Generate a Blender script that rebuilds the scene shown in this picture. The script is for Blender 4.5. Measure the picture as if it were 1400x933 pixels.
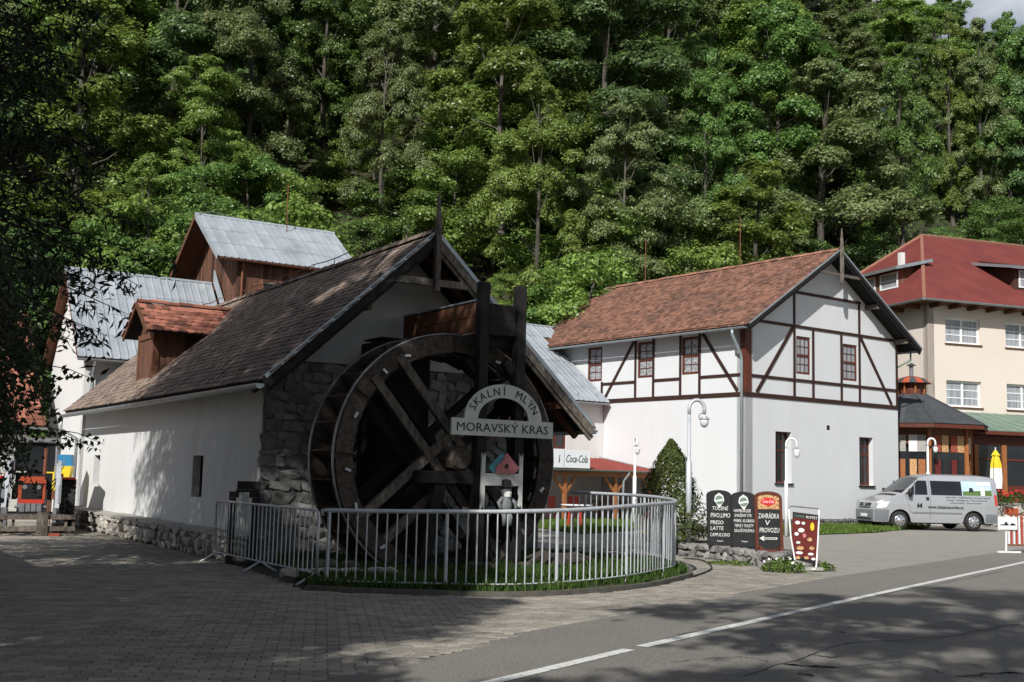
import bpy, bmesh, math, random
import numpy as np
from mathutils import Matrix, Vector
random.seed(7); RNG = np.random.default_rng(7)
rad = math.radians
sc = bpy.context.scene
COL = sc.collection
for _o in list(bpy.data.objects): bpy.data.objects.remove(_o)

# ------------------------------------------------------------------ camera
FPX, PITCH, ROLL, EYE = 1597.0, rad(6.6016), rad(1.4594), 1.6
_fw = Vector((0, math.cos(PITCH), math.sin(PITCH))); _u0 = Vector((0, -math.sin(PITCH), math.cos(PITCH)))
_r = Vector((1, 0, 0)) * math.cos(ROLL) + _u0 * math.sin(ROLL)
_u = Vector((-1, 0, 0)) * math.sin(ROLL) + _u0 * math.cos(ROLL)
cd = bpy.data.cameras.new('camera'); cam = bpy.data.objects.new('camera', cd); COL.objects.link(cam)
cam.matrix_world = Matrix((( _r.x, _u.x, -_fw.x, 0), (_r.y, _u.y, -_fw.y, 0), (_r.z, _u.z, -_fw.z, EYE), (0, 0, 0, 1)))
cd.sensor_width = 36.0; cd.lens = 36.0 * FPX / 1400.0; cd.clip_start = 0.1; cd.clip_end = 3000
sc.camera = cam

# ------------------------------------------------------------------ sky, sun, exposure
SUN_EL, SUN_AZ = rad(37), rad(201)          # sun stands behind the viewer, to the left
w = bpy.data.worlds.new('World'); sc.world = w; w.use_nodes = True
nt = w.node_tree; nt.nodes.clear()
sky = nt.nodes.new('ShaderNodeTexSky'); sky.sky_type = 'NISHITA'; sky.sun_disc = False
sky.sun_elevation = SUN_EL; sky.sun_rotation = SUN_AZ; sky.air_density = 1.0; sky.dust_density = 0.8; sky.ozone_density = 1.8
bg = nt.nodes.new('ShaderNodeBackground'); bg.inputs['Strength'].default_value = 0.049
ow = nt.nodes.new('ShaderNodeOutputWorld')
# thin bright cloud all over the sky
tc_ = nt.nodes.new('ShaderNodeTexCoord'); mpw = nt.nodes.new('ShaderNodeMapping'); mpw.inputs['Scale'].default_value = (1, 1, 2.2); mpw.inputs['Location'].default_value = (11.9, 4.2, 6.3); nz = nt.nodes.new('ShaderNodeTexNoise'); nz.inputs['Scale'].default_value = 2.2; nz.inputs['Detail'].default_value = 6
cr = nt.nodes.new('ShaderNodeValToRGB'); cr.color_ramp.elements[0].position = .50; cr.color_ramp.elements[1].position = .60; mxw = nt.nodes.new('ShaderNodeMix'); mxw.data_type = 'RGBA'; mxw.inputs[7].default_value = (13.4, 13.9, 14.6, 1)
nt.links.new(tc_.outputs['Generated'], mpw.inputs[0]); nt.links.new(mpw.outputs[0], nz.inputs['Vector']); nt.links.new(nz.outputs[0], cr.inputs[0]); nt.links.new(cr.outputs[0], mxw.inputs[0]); nt.links.new(sky.outputs[0], mxw.inputs[6])
nt.links.new(mxw.outputs[2], bg.inputs[0]); nt.links.new(bg.outputs[0], ow.inputs[0])
sl = bpy.data.lights.new('sun', 'SUN'); sl.energy = 4.3; sl.angle = rad(0.55); sl.color = (1.0, 0.985, 0.95)
so = bpy.data.objects.new('sun', sl); COL.objects.link(so)
LDIR = Vector((math.sin(rad(21)) * math.cos(SUN_EL), math.cos(rad(21)) * math.cos(SUN_EL), -math.sin(SUN_EL)))
so.rotation_euler = LDIR.to_track_quat('-Z', 'Y').to_euler(); so.location = (-30, -55, 60)
sc.view_settings.view_transform = 'Standard'; sc.view_settings.look = 'None'
sc.view_settings.exposure = 0.32; sc.view_settings.gamma = 1.0; sc.view_settings.use_curve_mapping = False
sc.cycles.max_bounces = 6; sc.cycles.transparent_max_bounces = 8
sc.cycles.diffuse_bounces = 3; sc.cycles.glossy_bounces = 3; sc.cycles.transmission_bounces = 4
sc.cycles.caustics_reflective = False; sc.cycles.caustics_refractive = False
sc.cycles.use_denoising = True

def ray(px, py): return _r * ((px - 700) / FPX) - _u * ((py - 466.5) / FPX) + _fw
def G(px, py, z=0.0):                       # a pixel's direction met with the level z
    d = ray(px, py); t = (z - EYE) / d.z
    return Vector((d.x * t, d.y * t, z))

# ------------------------------------------------------------------ materials
MATS = {}
def mat(name, c1, c2=None, scale=4.0, rough=0.85, bump=0.0, bscale=25.0, isl=0.0, orand=0.0, metal=0.0,
        spec=0.3, stretch=(1, 1, 1), trans=0.0, coord='pos', c3=None, s3=1.0, t3=(0.55, 0.7), detail=4.0, hue=0.0):
    m = bpy.data.materials.new(name); m.use_nodes = True; t = m.node_tree; t.nodes.clear(); N = t.nodes.new; L = t.links.new
    out = N('ShaderNodeOutputMaterial'); p = N('ShaderNodeBsdfPrincipled')
    p.inputs['Roughness'].default_value = rough; p.inputs['Metallic'].default_value = metal
    p.inputs['Specular IOR Level'].default_value = spec
    geo = N('ShaderNodeNewGeometry')
    if coord == 'pos': src = geo.outputs['Position']
    else: src = N('ShaderNodeTexCoord').outputs['Object']
    mp = N('ShaderNodeMapping'); mp.inputs['Scale'].default_value = stretch; L(src, mp.inputs[0])
    def noise(s, d=detail):
        n = N('ShaderNodeTexNoise'); n.inputs['Scale'].default_value = s; n.inputs['Detail'].default_value = d
        n.inputs['Roughness'].default_value = 0.6; L(mp.outputs[0], n.inputs['Vector']); return n.outputs[0]
    c2 = c2 or tuple(x * 0.8 for x in c1)
    def ramp(fac, a, b, p0=0.3, p1=0.7):
        r_ = N('ShaderNodeValToRGB'); r_.color_ramp.elements[0].position = p0; r_.color_ramp.elements[1].position = p1
        r_.color_ramp.elements[0].color = (*a, 1); r_.color_ramp.elements[1].color = (*b, 1); L(fac, r_.inputs[0]); return r_.outputs[0]
    col = ramp(noise(scale), c1, c2)
    if c3:
        f = ramp(noise(s3), (0, 0, 0), (1, 1, 1), *t3)
        mx = N('ShaderNodeMix'); mx.data_type = 'RGBA'; L(f, mx.inputs[0]); L(col, mx.inputs[6]); mx.inputs[7].default_value = (*c3, 1); col = mx.outputs[2]
    if isl or orand or hue:
        hs = N('ShaderNodeHueSaturation'); L(col, hs.inputs['Color'])
        v = None
        def rng(o, amt, base):
            mr = N('ShaderNodeMapRange'); mr.inputs['To Min'].default_value = base - amt; mr.inputs['To Max'].default_value = base + amt
            L(o, mr.inputs[0]); return mr.outputs[0]
        if isl: v = rng(geo.outputs['Random Per Island'], isl, 1.0)
        if orand or hue:
            oi = N('ShaderNodeObjectInfo')
            if orand:
                v2 = rng(oi.outputs['Random'], orand, 1.0)
                if v:
                    mm = N('ShaderNodeMath'); mm.operation = 'MULTIPLY'; L(v, mm.inputs[0]); L(v2, mm.inputs[1]); v = mm.outputs[0]
                else: v = v2
            if hue: L(rng(oi.outputs['Random'], hue, 0.5), hs.inputs['Hue'])
        if v: L(v, hs.inputs['Value'])
        col = hs.outputs[0]
    L(col, p.inputs['Base Color'])
    if bump:
        b = N('ShaderNodeBump'); b.inputs['Strength'].default_value = bump; b.inputs['Distance'].default_value = 0.05
        L(noise(bscale), b.inputs['Height']); L(b.outputs[0], p.inputs['Normal'])
    sh = p.outputs[0]
    if trans:
        tr = N('ShaderNodeBsdfTranslucent'); L(col, tr.inputs[0]); ms = N('ShaderNodeMixShader'); ms.inputs[0].default_value = trans
        L(sh, ms.inputs[1]); L(tr.outputs[0], ms.inputs[2]); sh = ms.outputs[0]
    L(sh, out.inputs[0]); MATS[name] = m; return m
def glass(name, tint, rough=0.05, curtain=None):
    return mat(name, tint, curtain or tint, scale=2.0, rough=rough, spec=0.6)

mat('plaster', (.68, .675, .66), (.63, .625, .605), scale=1.3, bump=.2, bscale=9, c3=(.50, .485, .45), s3=.9, t3=(.55, .9), stretch=(1, 1, .35), detail=7)
mat('plaster_fresh', (.655, .662, .67), (.62, .627, .635), scale=.9, bump=.1, bscale=14, c3=(.58, .57, .545), s3=.7, t3=(.56, .95), stretch=(1, 1, .3), detail=7)
mat('plaster_cream', (.70, .615, .535), (.67, .585, .505), scale=.7, bump=.05, bscale=14)
mat('plaster_grey', (.55, .53, .50), (.48, .46, .43), scale=1.2, bump=.1)
mat('mortar', (.20, .195, .185), (.12, .118, .112), scale=6, bump=.4)
mat('stone', (.25, .24, .225), (.14, .135, .13), scale=7, bump=.5, bscale=18, isl=.25, orand=.35)
mat('stone_pale', (.52, .48, .42), (.34, .31, .27), scale=7, bump=.5, bscale=18, isl=.25, orand=.3)
mat('stone_cap', (.42, .40, .36), (.30, .29, .26), scale=5, bump=.3)
mat('tile_old', (.215, .160, .128), (.11, .088, .075), scale=3.5, bump=.3, bscale=40, isl=.35, orand=.35, c3=(.27, .205, .15), s3=1.6, t3=(.5, .75))
mat('tile_red', (.31, .122, .078), (.20, .078, .053), scale=3, bump=.25, bscale=40, isl=.45, orand=.45, c3=(.16, .085, .06), s3=2.2, t3=(.58, .72))
mat('tile_brown', (.27, .135, .090), (.185, .090, .064), scale=2.2, bump=.25, bscale=40, isl=.4, orand=.3, c3=(.13, .075, .055), s3=.8, t3=(.5, .7))
mat('tile_hotel', (.19, .042, .034), (.135, .030, .026), scale=.9, bump=.5, bscale=7, c3=(.40, .20, .15), s3=9, t3=(.72, .78))
mat('ridge', (.33, .15, .10), (.20, .10, .07), scale=6, isl=.3, orand=.3)
mat('wood_black', (.020, .017, .015), (.010, .009, .009), scale=9, rough=.8, bump=.4, bscale=45)
mat('wood_weather', (.20, .172, .142), (.05, .04, .032), scale=14, rough=.9, bump=.6, bscale=40, stretch=(1, 1, .45), isl=.25, orand=.25)
mat('wood_wheel', (.092, .073, .057), (.028, .022, .018), scale=12, rough=.85, bump=.6, bscale=40, isl=.3, orand=.3)
mat('wood_brown', (.17, .075, .04), (.09, .04, .022), scale=10, rough=.75, bump=.35, bscale=40, orand=.15)
mat('wood_red', (.13, .035, .018), (.075, .02, .012), scale=9, rough=.6, bump=.25, bscale=40, orand=.15)
mat('wood_frame', (.050, .020, .014), (.028, .013, .010), scale=7, rough=.65, bump=.3, bscale=40)
mat('wood_orange', (.36, .135, .045), (.27, .10, .034), scale=8, rough=.55, bump=.15)
mat('plank', (.15, .068, .040), (.062, .032, .022), scale=7, rough=.85, bump=.5, bscale=30, stretch=(1, 1, .2), isl=.4, orand=.5)
mat('metal_roof', (.43, .46, .49), (.33, .36, .385), scale=1.5, rough=.5, metal=.25, spec=.4, bump=.08, orand=.09, c3=(.26, .27, .27), s3=.9, t3=(.58, .8))
mat('zinc', (.40, .44, .46), (.28, .32, .34), scale=5, rough=.45, metal=.55, orand=.05)
mat('galv', (.58, .60, .62), (.45, .47, .49), scale=8, rough=.45, metal=.3, orand=.05)
mat('white_paint', (.80, .80, .80), (.72, .72, .71), scale=6, rough=.45)
mat('white_plastic', (.80, .81, .82), (.76, .77, .78), scale=3, rough=.35)
mat('sign_grey', (.56, .56, .52), (.48, .48, .45), scale=9, rough=.6, bump=.1)
mat('black_paint', (.012, .012, .013), (.02, .02, .02), scale=8, rough=.5)
mat('board_black', (.016, .018, .018), (.025, .026, .026), scale=12, rough=.6)
mat('chalk', (.82, .82, .78), (.62, .62, .58), scale=30, rough=.9)
mat('rust', (.23, .085, .04), (.12, .05, .03), scale=12, rough=.8)
mat('asphalt', (.29, .268, .235), (.135, .127, .115), scale=38, rough=.92, bump=.6, bscale=90, c3=(.26, .24, .21), s3=.35, t3=(.40, .9), detail=3)
mat('asphalt_patch', (.245, .23, .205), (.115, .11, .102), scale=38, rough=.92, bump=.6, bscale=90, detail=3)
mat('asphalt_old', (.33, .305, .265), (.25, .235, .208), scale=1.4, rough=.93, bump=.45, bscale=60, c3=(.30, .28, .24), s3=.3, t3=(.45, .7), detail=8)
mat('crack', (.035, .034, .032), (.05, .05, .048), scale=9, rough=.95)
mat('road_paint', (.68, .68, .65), (.55, .55, .52), scale=14, rough=.7, c3=(.26, .245, .22), s3=16, t3=(.56, .64), detail=6)
mat('kerb', (.13, .12, .10), (.075, .07, .058), scale=7, bump=.4)
mat('paver', (.33, .298, .252), (.235, .215, .186), scale=3, rough=.9, bump=.35, bscale=60, isl=.22, orand=.25, c3=(.38, .335, .275), s3=.5, t3=(.5, .75))
mat('joint', (.07, .065, .055), (.045, .042, .036), scale=8, rough=.95)
mat('concrete', (.40, .38, .34), (.30, .285, .255), scale=3, rough=.9, bump=.3, bscale=40)
mat('soil', (.07, .055, .038), (.045, .036, .026), scale=7, rough=.95, bump=.5)
mat('forest_floor', (.045, .05, .02), (.03, .028, .015), scale=.6, rough=.95, bump=.5, bscale=4)
mat('earth', (.12, .11, .075), (.085, .08, .05), scale=.3, rough=.95)
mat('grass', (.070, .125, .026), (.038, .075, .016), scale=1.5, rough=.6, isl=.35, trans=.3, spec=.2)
mat('grass_lit', (.13, .20, .035), (.085, .14, .025), scale=1.2, rough=.6, isl=.35, trans=.3, spec=.2)  # copy of grass with sunlight put into its brighter colour
mat('turf', (.06, .10, .022), (.04, .07, .016), scale=3, rough=.9, bump=.5, bscale=30)
LEAF = []
for i, (c1, c2) in enumerate((((.165, .265, .064), (.118, .200, .050)), ((.240, .335, .070), (.175, .258, .056)), ((.235, .285, .108), (.172, .220, .082)), ((.152, .240, .078), (.108, .180, .060)), ((.270, .380, .086), (.208, .310, .072)))):
    LEAF.append(mat('leaf_%d' % i, c1, c2, scale=.35, rough=.42, isl=.45, orand=.18, hue=.012, trans=.40, spec=.5))
mat('needle', (.022, .034, .015), (.013, .022, .010), scale=2, rough=.7, isl=.35, trans=.12, spec=.2)
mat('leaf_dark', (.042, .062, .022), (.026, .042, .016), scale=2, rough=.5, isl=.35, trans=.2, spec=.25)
mat('thuja', (.085, .105, .022), (.05, .07, .018), scale=5, rough=.7, isl=.4, trans=.15)
mat('bark', (.13, .115, .095), (.055, .048, .04), scale=5, rough=.95, bump=.6, bscale=14, stretch=(1, 1, .35), orand=.3)
mat('bark_dark', (.06, .05, .042), (.032, .028, .024), scale=5, rough=.95, bump=.6, bscale=14)
mat('glass_dark', (.014, .016, .019), (.024, .027, .031), scale=1.5, rough=.05, spec=.5)
mat('curtain', (.42, .44, .46), (.16, .17, .19), scale=4, rough=.4, spec=.6, stretch=(3, 3, .2))
mat('lace', (.55, .56, .57), (.06, .065, .075), scale=14, rough=.25, spec=.7)
mat('van_silver', (.46, .47, .485), (.44, .45, .465), scale=1, rough=.25, metal=.4, spec=.6)
mat('van_grey', (.17, .18, .19), (.15, .16, .17), scale=3, rough=.6)
mat('rubber', (.022, .022, .022), (.034, .033, .031), scale=10, rough=.85, bump=.3)
mat('chrome', (.62, .63, .64), (.5, .51, .52), scale=4, rough=.25, metal=.8)
mat('lamp_glass', (.75, .76, .77), (.6, .61, .62), scale=6, rough=.12, spec=.7)
mat('red_paint', (.52, .055, .03), (.40, .04, .025), scale=4, rough=.4)
mat('orange_red', (.46, .095, .04), (.33, .065, .03), scale=4, rough=.4)
mat('red_roof', (.31, .075, .062), (.25, .06, .052), scale=2, rough=.5)
mat('cola_red', (.62, .02, .025), (.55, .015, .02), scale=3, rough=.5)
mat('yellow', (.80, .60, .03), (.70, .50, .03), scale=4, rough=.45)
mat('blue', (.03, .22, .42), (.03, .18, .35), scale=4, rough=.5)
mat('steel', (.33, .33, .34), (.20, .20, .21), scale=6, rough=.45, metal=.5)
mat('copper_green', (.20, .27, .21), (.15, .21, .165), scale=2, rough=.7, bump=.1)
mat('slate', (.075, .08, .085), (.05, .053, .058), scale=2.5, rough=.6, bump=.15, orand=.15)
mat('food', (.50, .22, .09), (.66, .50, .25), scale=22, rough=.5, c3=(.25, .08, .03), s3=30, t3=(.5, .6))
mat('maroon', (.15, .025, .02), (.11, .018, .016), scale=4, rough=.5)
mat('photo_sky', (.33, .50, .66), (.62, .72, .78), scale=5, rough=.3)
mat('photo_green', (.06, .12, .03), (.14, .2, .06), scale=14, rough=.3)
mat('skin', (.55, .33, .24), (.5, .3, .22), scale=5, rough=.6)
mat('cloth_blue', (.10, .30, .34), (.07, .22, .26), scale=6, rough=.85)
mat('cloth_grey', (.20, .21, .21), (.10, .11, .11), scale=25, rough=.9)
mat('pink', (.55, .20, .20), (.45, .16, .17), scale=5, rough=.8)
mat('flower_red', (.60, .03, .03), (.45, .02, .03), scale=9, rough=.6, isl=.3)
mat('flower_white', (.80, .78, .76), (.66, .60, .62), scale=9, rough=.6)
mat('brick_red', (.33, .08, .05), (.25, .06, .04), scale=6, rough=.9, bump=.3)
mat('litter', (.24, .17, .06), (.13, .08, .035), scale=9, rough=.9, isl=.4)

# ------------------------------------------------------------------ mesh helpers
class MB:
    def __init__(s): s.V = []; s.F = []
    def face(s, pts): i = len(s.V); s.V += [tuple(p) for p in pts]; s.F.append(tuple(range(i, i + len(pts)))); return s
    def box(s, x0, x1, y0, y1, z0, z1, M=None):
        P = [Vector(p) for p in ((x0, y0, z0), (x1, y0, z0), (x1, y1, z0), (x0, y1, z0), (x0, y0, z1), (x1, y0, z1), (x1, y1, z1), (x0, y1, z1))]
        if M: P = [M @ p for p in P]
        i = len(s.V); s.V += [tuple(p) for p in P]
        s.F += [(i, i + 3, i + 2, i + 1), (i + 4, i + 5, i + 6, i + 7), (i, i + 1, i + 5, i + 4), (i + 1, i + 2, i + 6, i + 5), (i + 2, i + 3, i + 7, i + 6), (i + 3, i, i + 4, i + 7)]
        return s
    def beam(s, p0, p1, w, h, up=(0, 0, 1), ends=0.0):       # a bar from p0 to p1: w across, h along 'up'
        p0, p1 = Vector(p0), Vector(p1); d = (p1 - p0).normalized(); up = Vector(up)
        sd = d.cross(up)
        if sd.length < 1e-4: sd = d.cross(Vector((0, 1, 0)))
        sd.normalize(); u = sd.cross(d).normalized()
        i = len(s.V)
        for p in (p0, p1):
            for a, b in ((-1, -1), (1, -1), (1, 1), (-1, 1)): s.V.append(tuple(p + sd * (a * w / 2) + u * (b * h / 2)))
        s.F += [(i, i + 1, i + 2, i + 3), (i + 7, i + 6, i + 5, i + 4)] + [(i + k, i + 4 + k, i + 4 + (k + 1) % 4, i + (k + 1) % 4) for k in range(4)]
        return s
    def tube(s, pts, r, n=8, cap=True, r1=None):
        pts = [Vector(p) for p in pts]; m = len(pts); rings = []
        rr = (lambda k: r[k]) if isinstance(r, (list, tuple)) else ((lambda k: r) if r1 is None else (lambda k: r + (r1 - r) * k / (m - 1)))
        pu = None
        for k, p in enumerate(pts):
            d = (pts[min(k + 1, m - 1)] - pts[max(k - 1, 0)]).normalized()
            if pu is None: pu = d.orthogonal().normalized()
            pu = (pu - d * pu.dot(d)); pu = pu.normalized() if pu.length > 1e-5 else d.orthogonal().normalized()
            v = d.cross(pu); i = len(s.V); rings.append(i)
            for j in range(n):
                a = 2 * math.pi * j / n; s.V.append(tuple(p + (pu * math.cos(a) + v * math.sin(a)) * rr(k)))
        for a, b in zip(rings, rings[1:]):
            for j in range(n): s.F.append((a + j, a + (j + 1) % n, b + (j + 1) % n, b + j))
        if cap: s.F.append(tuple(rings[0] + j for j in range(n))[::-1]); s.F.append(tuple(rings[-1] + j for j in range(n)))
        return s
    def lathe(s, prof, n=16, c=(0, 0, 0), M=None):            # profile of (r, z)
        rings = []
        for r_, z in prof:
            i = len(s.V); rings.append(i)
            for j in range(n):
                a = 2 * math.pi * j / n; p = Vector((c[0] + r_ * math.cos(a), c[1] + r_ * math.sin(a), c[2] + z)); s.V.append(tuple(M @ p if M else p))
        for a, b in zip(rings, rings[1:]):
            for j in range(n): s.F.append((a + j, a + (j + 1) % n, b + (j + 1) % n, b + j))
        s.F.append(tuple(rings[0] + j for j in range(n))[::-1]); s.F.append(tuple(rings[-1] + j for j in range(n)))
        return s
    def prism(s, poly, f, d):                                  # poly of 2d points; f(u, v, w) -> 3d; d = (w0, w1)
        n = len(poly); i = len(s.V)
        for w_ in d: s.V += [tuple(f(u, v, w_)) for u, v in poly]
        s.F.append(tuple(i + k for k in range(n))[::-1]); s.F.append(tuple(i + n + k for k in range(n)))
        s.F += [(i + k, i + (k + 1) % n, i + n + (k + 1) % n, i + n + k) for k in range(n)]
        return s
    def mesh(s, name):
        me = bpy.data.meshes.new(name); me.from_pydata(s.V, [], s.F); me.update(); return me
    def build(s, name, m, parent=None, smooth=False, fix=False):
        me = s.mesh(name)
        if fix:
            b = bmesh.new(); b.from_mesh(me); bmesh.ops.recalc_face_normals(b, faces=b.faces); b.to_mesh(me); b.free()
        return obj(name, me, m, parent, smooth)

def obj(name, me, m, parent=None, smooth=False, loc=None, rot=None, M=None):
    if m is not None and not me.materials: me.materials.append(MATS[m] if isinstance(m, str) else m)
    if smooth and len(me.polygons): me.polygons.foreach_set('use_smooth', [True] * len(me.polygons))
    o = bpy.data.objects.new(name, me); COL.objects.link(o)
    if parent: o.parent = parent
    if M is not None: o.matrix_basis = M
    if loc is not None: o.location = loc
    if rot is not None: o.rotation_euler = rot
    return o
def thing(name, label, cat, loc=(0, 0, 0), rz=0.0, group=None):
    o = bpy.data.objects.new(name, None); COL.objects.link(o); o.empty_display_size = .3
    o.location = loc; o.rotation_euler = (0, 0, rz); return tag(o, label, cat, group)
def tag(o, label, cat, group=None):
    o['label'] = label; o['category'] = cat
    if group: o['group'] = group
    return o
def struct(o): o['kind'] = 'structure'; return o
def stuff(o, label=None, cat=None):
    o['kind'] = 'stuff'
    if label: o['label'] = label
    if cat: o['category'] = cat
    return o
def quads_mesh(name, V, n=4):                                  # V: (k*n, 3) array of separate n-gons
    k = len(V) // n; me = bpy.data.meshes.new(name)
    me.vertices.add(len(V)); me.vertices.foreach_set('co', np.asarray(V, np.float32).ravel())
    me.loops.add(k * n); me.loops.foreach_set('vertex_index', np.arange(k * n, dtype=np.int32))
    me.polygons.add(k); me.polygons.foreach_set('loop_start', np.arange(0, k * n, n, dtype=np.int32))
    try: me.polygons.foreach_set('loop_total', np.full(k, n, np.int32))
    except Exception: pass
    me.update(calc_edges=True); return me
def repeat_mesh(name, piece, Ms):                              # many copies of one small mesh joined in one
    V = np.array(piece.V); F = piece.F; k = len(V); out = []; fs = []
    Vh = np.c_[V, np.ones(k)]
    for j, M in enumerate(Ms):
        out.append((Vh @ np.array(M).T)[:, :3]); fs += [tuple(i + j * k for i in f) for f in F]
    me = bpy.data.meshes.new(name); me.from_pydata(np.concatenate(out).tolist() if out else [], [], fs); me.update(); return me
def text_mesh(txt, size, ext=0.004, shear=0.0, align='CENTER', space=1.0, offset=0.0):
    c = bpy.data.curves.new('lettering', 'FONT'); c.body = txt; c.size = size; c.extrude = ext; c.align_x = align; c.shear = shear; c.space_character = space
    c.offset = offset; c.resolution_u = 2
    o = bpy.data.objects.new('lettering', c); COL.objects.link(o); bpy.context.view_layer.update()
    me = bpy.data.meshes.new_from_object(o.evaluated_get(bpy.context.evaluated_depsgraph_get())); bpy.data.objects.remove(o); bpy.data.curves.remove(c)
    me.materials.clear(); return me
FACE = Matrix(((1, 0, 0, 0), (0, 0, -1, 0), (0, 1, 0, 0), (0, 0, 0, 1)))      # text plane -> stands up, facing -Y
def lettering(txt, size, m, parent, x, y, z, **k):
    o = obj('lettering', text_mesh(txt, size, **k), m, parent); o.matrix_basis = Matrix.Translation((x, y, z)) @ FACE; return o
def ellipse_pts(rx, rz, n=20, cx=0, cz=0): return [(cx + rx * math.cos(2 * math.pi * i / n), cz + rz * math.sin(2 * math.pi * i / n)) for i in range(n)]
def XZ(y0=0): return lambda u, v, w_: (u, y0 + w_, v)

# shared irregular stones
STONES = []
for i in range(9):
    b = bmesh.new(); rr = random.Random(i + 40)
    for k in range(18):
        v = Vector((rr.gauss(0, 1), rr.gauss(0, 1), rr.gauss(0, 1))).normalized()
        s_ = [math.copysign(abs(c) ** .5, c) for c in v]; mx = max(abs(c) for c in s_)
        b.verts.new([c / mx * .5 * rr.uniform(.9, 1.03) for c in s_])
    r_ = bmesh.ops.convex_hull(b, input=b.verts); bmesh.ops.delete(b, geom=[g for g in r_['geom_interior'] if isinstance(g, bmesh.types.BMVert)], context='VERTS')
    me = bpy.data.meshes.new('stone'); b.to_mesh(me); b.free(); STONES.append(me)
def stone_mats(m):
    out = []
    for s_ in STONES:
        c = s_.copy(); c.materials.clear(); c.materials.append(MATS[m]); out.append(c)
    return out
def stone_field(parent, m, u0, u1, v0, v1, f, su, sv, depth, seed=1, skip=None, name='stone', cap=300, M=None):
    """rubble laid in broken courses over u,v; f(u, v) -> (location, rotation z)"""
    rr = random.Random(seed); meshes = stone_mats(m); v = v0; out = []
    while v < v1 - .03:
        h = min(sv * rr.uniform(.7, 1.4), v1 - v); u = u0 - rr.random() * su * .5
        if v1 - v - h < .05: h = v1 - v
        while u < u1 - .03:
            wd = su * rr.uniform(.5, 1.7); wd = min(wd, u1 - u)
            uc, vc = u + wd / 2, v + h / 2 + rr.uniform(-.06, .06) * sv * 2
            if uc > u0 and not (skip and skip(uc, vc)):
                p, rz = f(uc, vc); T = Matrix.Translation(p) @ Matrix.Rotation(rz, 4, 'Z') @ Matrix.Rotation(rr.uniform(-.35, .35), 4, 'Y') @ Matrix.Rotation(rr.uniform(-.1, .1), 4, 'X') @ Matrix.Diagonal((wd * rr.uniform(.92, 1.12), depth * rr.uniform(.7, 1.4), h * rr.uniform(.92, 1.2), 1))
                out.append((((M @ Vector(p)) if M else Vector(p)).length, rr.randrange(len(meshes)), T))
            u += wd
        v += h
    out.sort(key=lambda q: q[0])
    for _, k, T in out[:cap]: obj(name, meshes[k], None, parent, M=T)
    if out[cap:]:
        V, F = [], []
        for _, k, T in out[cap:]:
            i = len(V); V += [tuple(T @ q.co) for q in STONES[k].vertices]; F += [tuple(i + j for j in p.vertices) for p in STONES[k].polygons]
        me = bpy.data.meshes.new('rubble'); me.from_pydata(V, [], F); me.update(); stuff(obj('rubble', me, m, parent))
    return len(out)
# ------------------------------------------------------------------ frames of the buildings
MILL_O, MILL_R = Vector((-4.35, 20.73, 0)), rad(90 - 58.09)
H2_O, H2_R = Vector((8.55, 42.5, 0)), rad(90 - 53.11)
HOT_O, HOT_R = Vector((19.73, 55.0, 0)), rad(90 - 70.9)
def frame(o, r): return Matrix.Translation(o) @ Matrix.Rotation(r, 4, 'Z')
MF, HF, TF = frame(MILL_O, MILL_R), frame(H2_O, H2_R), frame(HOT_O, HOT_R)
def mw(b, a, z=0): return MF @ Vector((b, a, z))
def hw(b, a, z=0): return HF @ Vector((b, a, z))
def tw(b, a, z=0): return TF @ Vector((b, a, z))

# ------------------------------------------------------------------ hill
def y_foot(x): return 47 + 0.72 * max(0.0, x) + .05 * max(0.0, -x)
def hill(x, y):
    d = y - y_foot(x)
    if d <= 0: return -0.25
    cap = 46 + 7 / (1 + math.exp(-(x - 26) / 6.0))
    z = .78 * d + .9 * math.sin(x * .13 + y * .07) * min(1, d / 8)
    z = z if z < cap - 8 else cap - 8 * math.exp(-(z - cap + 8) / 8)
    return z * min(1.0, d / 6 + .25) - .25
nx, ny = 80, 60
xs = np.linspace(-150, 170, nx); ys = np.concatenate([np.linspace(40, 130, 45), np.linspace(134, 330, 15)])
V = [(x, y, hill(x, y)) for y in ys for x in xs]
F = [(j * nx + i, j * nx + i + 1, (j + 1) * nx + i + 1, (j + 1) * nx + i) for j in range(ny - 1) for i in range(nx - 1)]
me = bpy.data.meshes.new('hillside'); me.from_pydata(V, [], F); me.update()
struct(obj('hillside', me, 'forest_floor', smooth=True))
struct(MB().face([(-900, -900, -.06), (900, -900, -.06), (900, 1500, -.06), (-900, 1500, -.06)]).build('ground', 'earth'))

def sheet(name, pts, z, m): return struct(MB().face([(p[0], p[1], z) for p in pts]).build(name, m))
def pip(p, poly):
    x, y = p; c = False; n = len(poly)
    for i in range(n):
        x1, y1 = poly[i][:2]; x2, y2 = poly[i - 1][:2]
        if (y1 > y) != (y2 > y) and x < (x2 - x1) * (y - y1) / (y2 - y1) + x1: c = not c
    return c
edge = [G(px, py) for px, py in ((430, 932), (640, 888), (700, 867), (900, 831), (1130, 790), (1400, 750))]
e0 = edge[0] + (edge[0] - edge[1]).normalized() * 9; e9 = edge[-1] + (edge[-1] - edge[-2]).normalized() * 60
road_edge = [e0] + edge + [e9]
# driveway and yard between the houses (older, paler asphalt) under everything
sheet('driveway', [(-1, 12), (60, 12), (60, 75), (-1, 52), (-1.2, 30)], -.024, 'asphalt_old')
sheet('yard', [(-30, -14), (-1, -14), (-1, 46), (-30, 46)], -.026, 'concrete')
sheet('road', [p[:2] for p in road_edge] + [(90, 20), (60, -16), (-8, -16)], -.004, 'asphalt')
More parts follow.
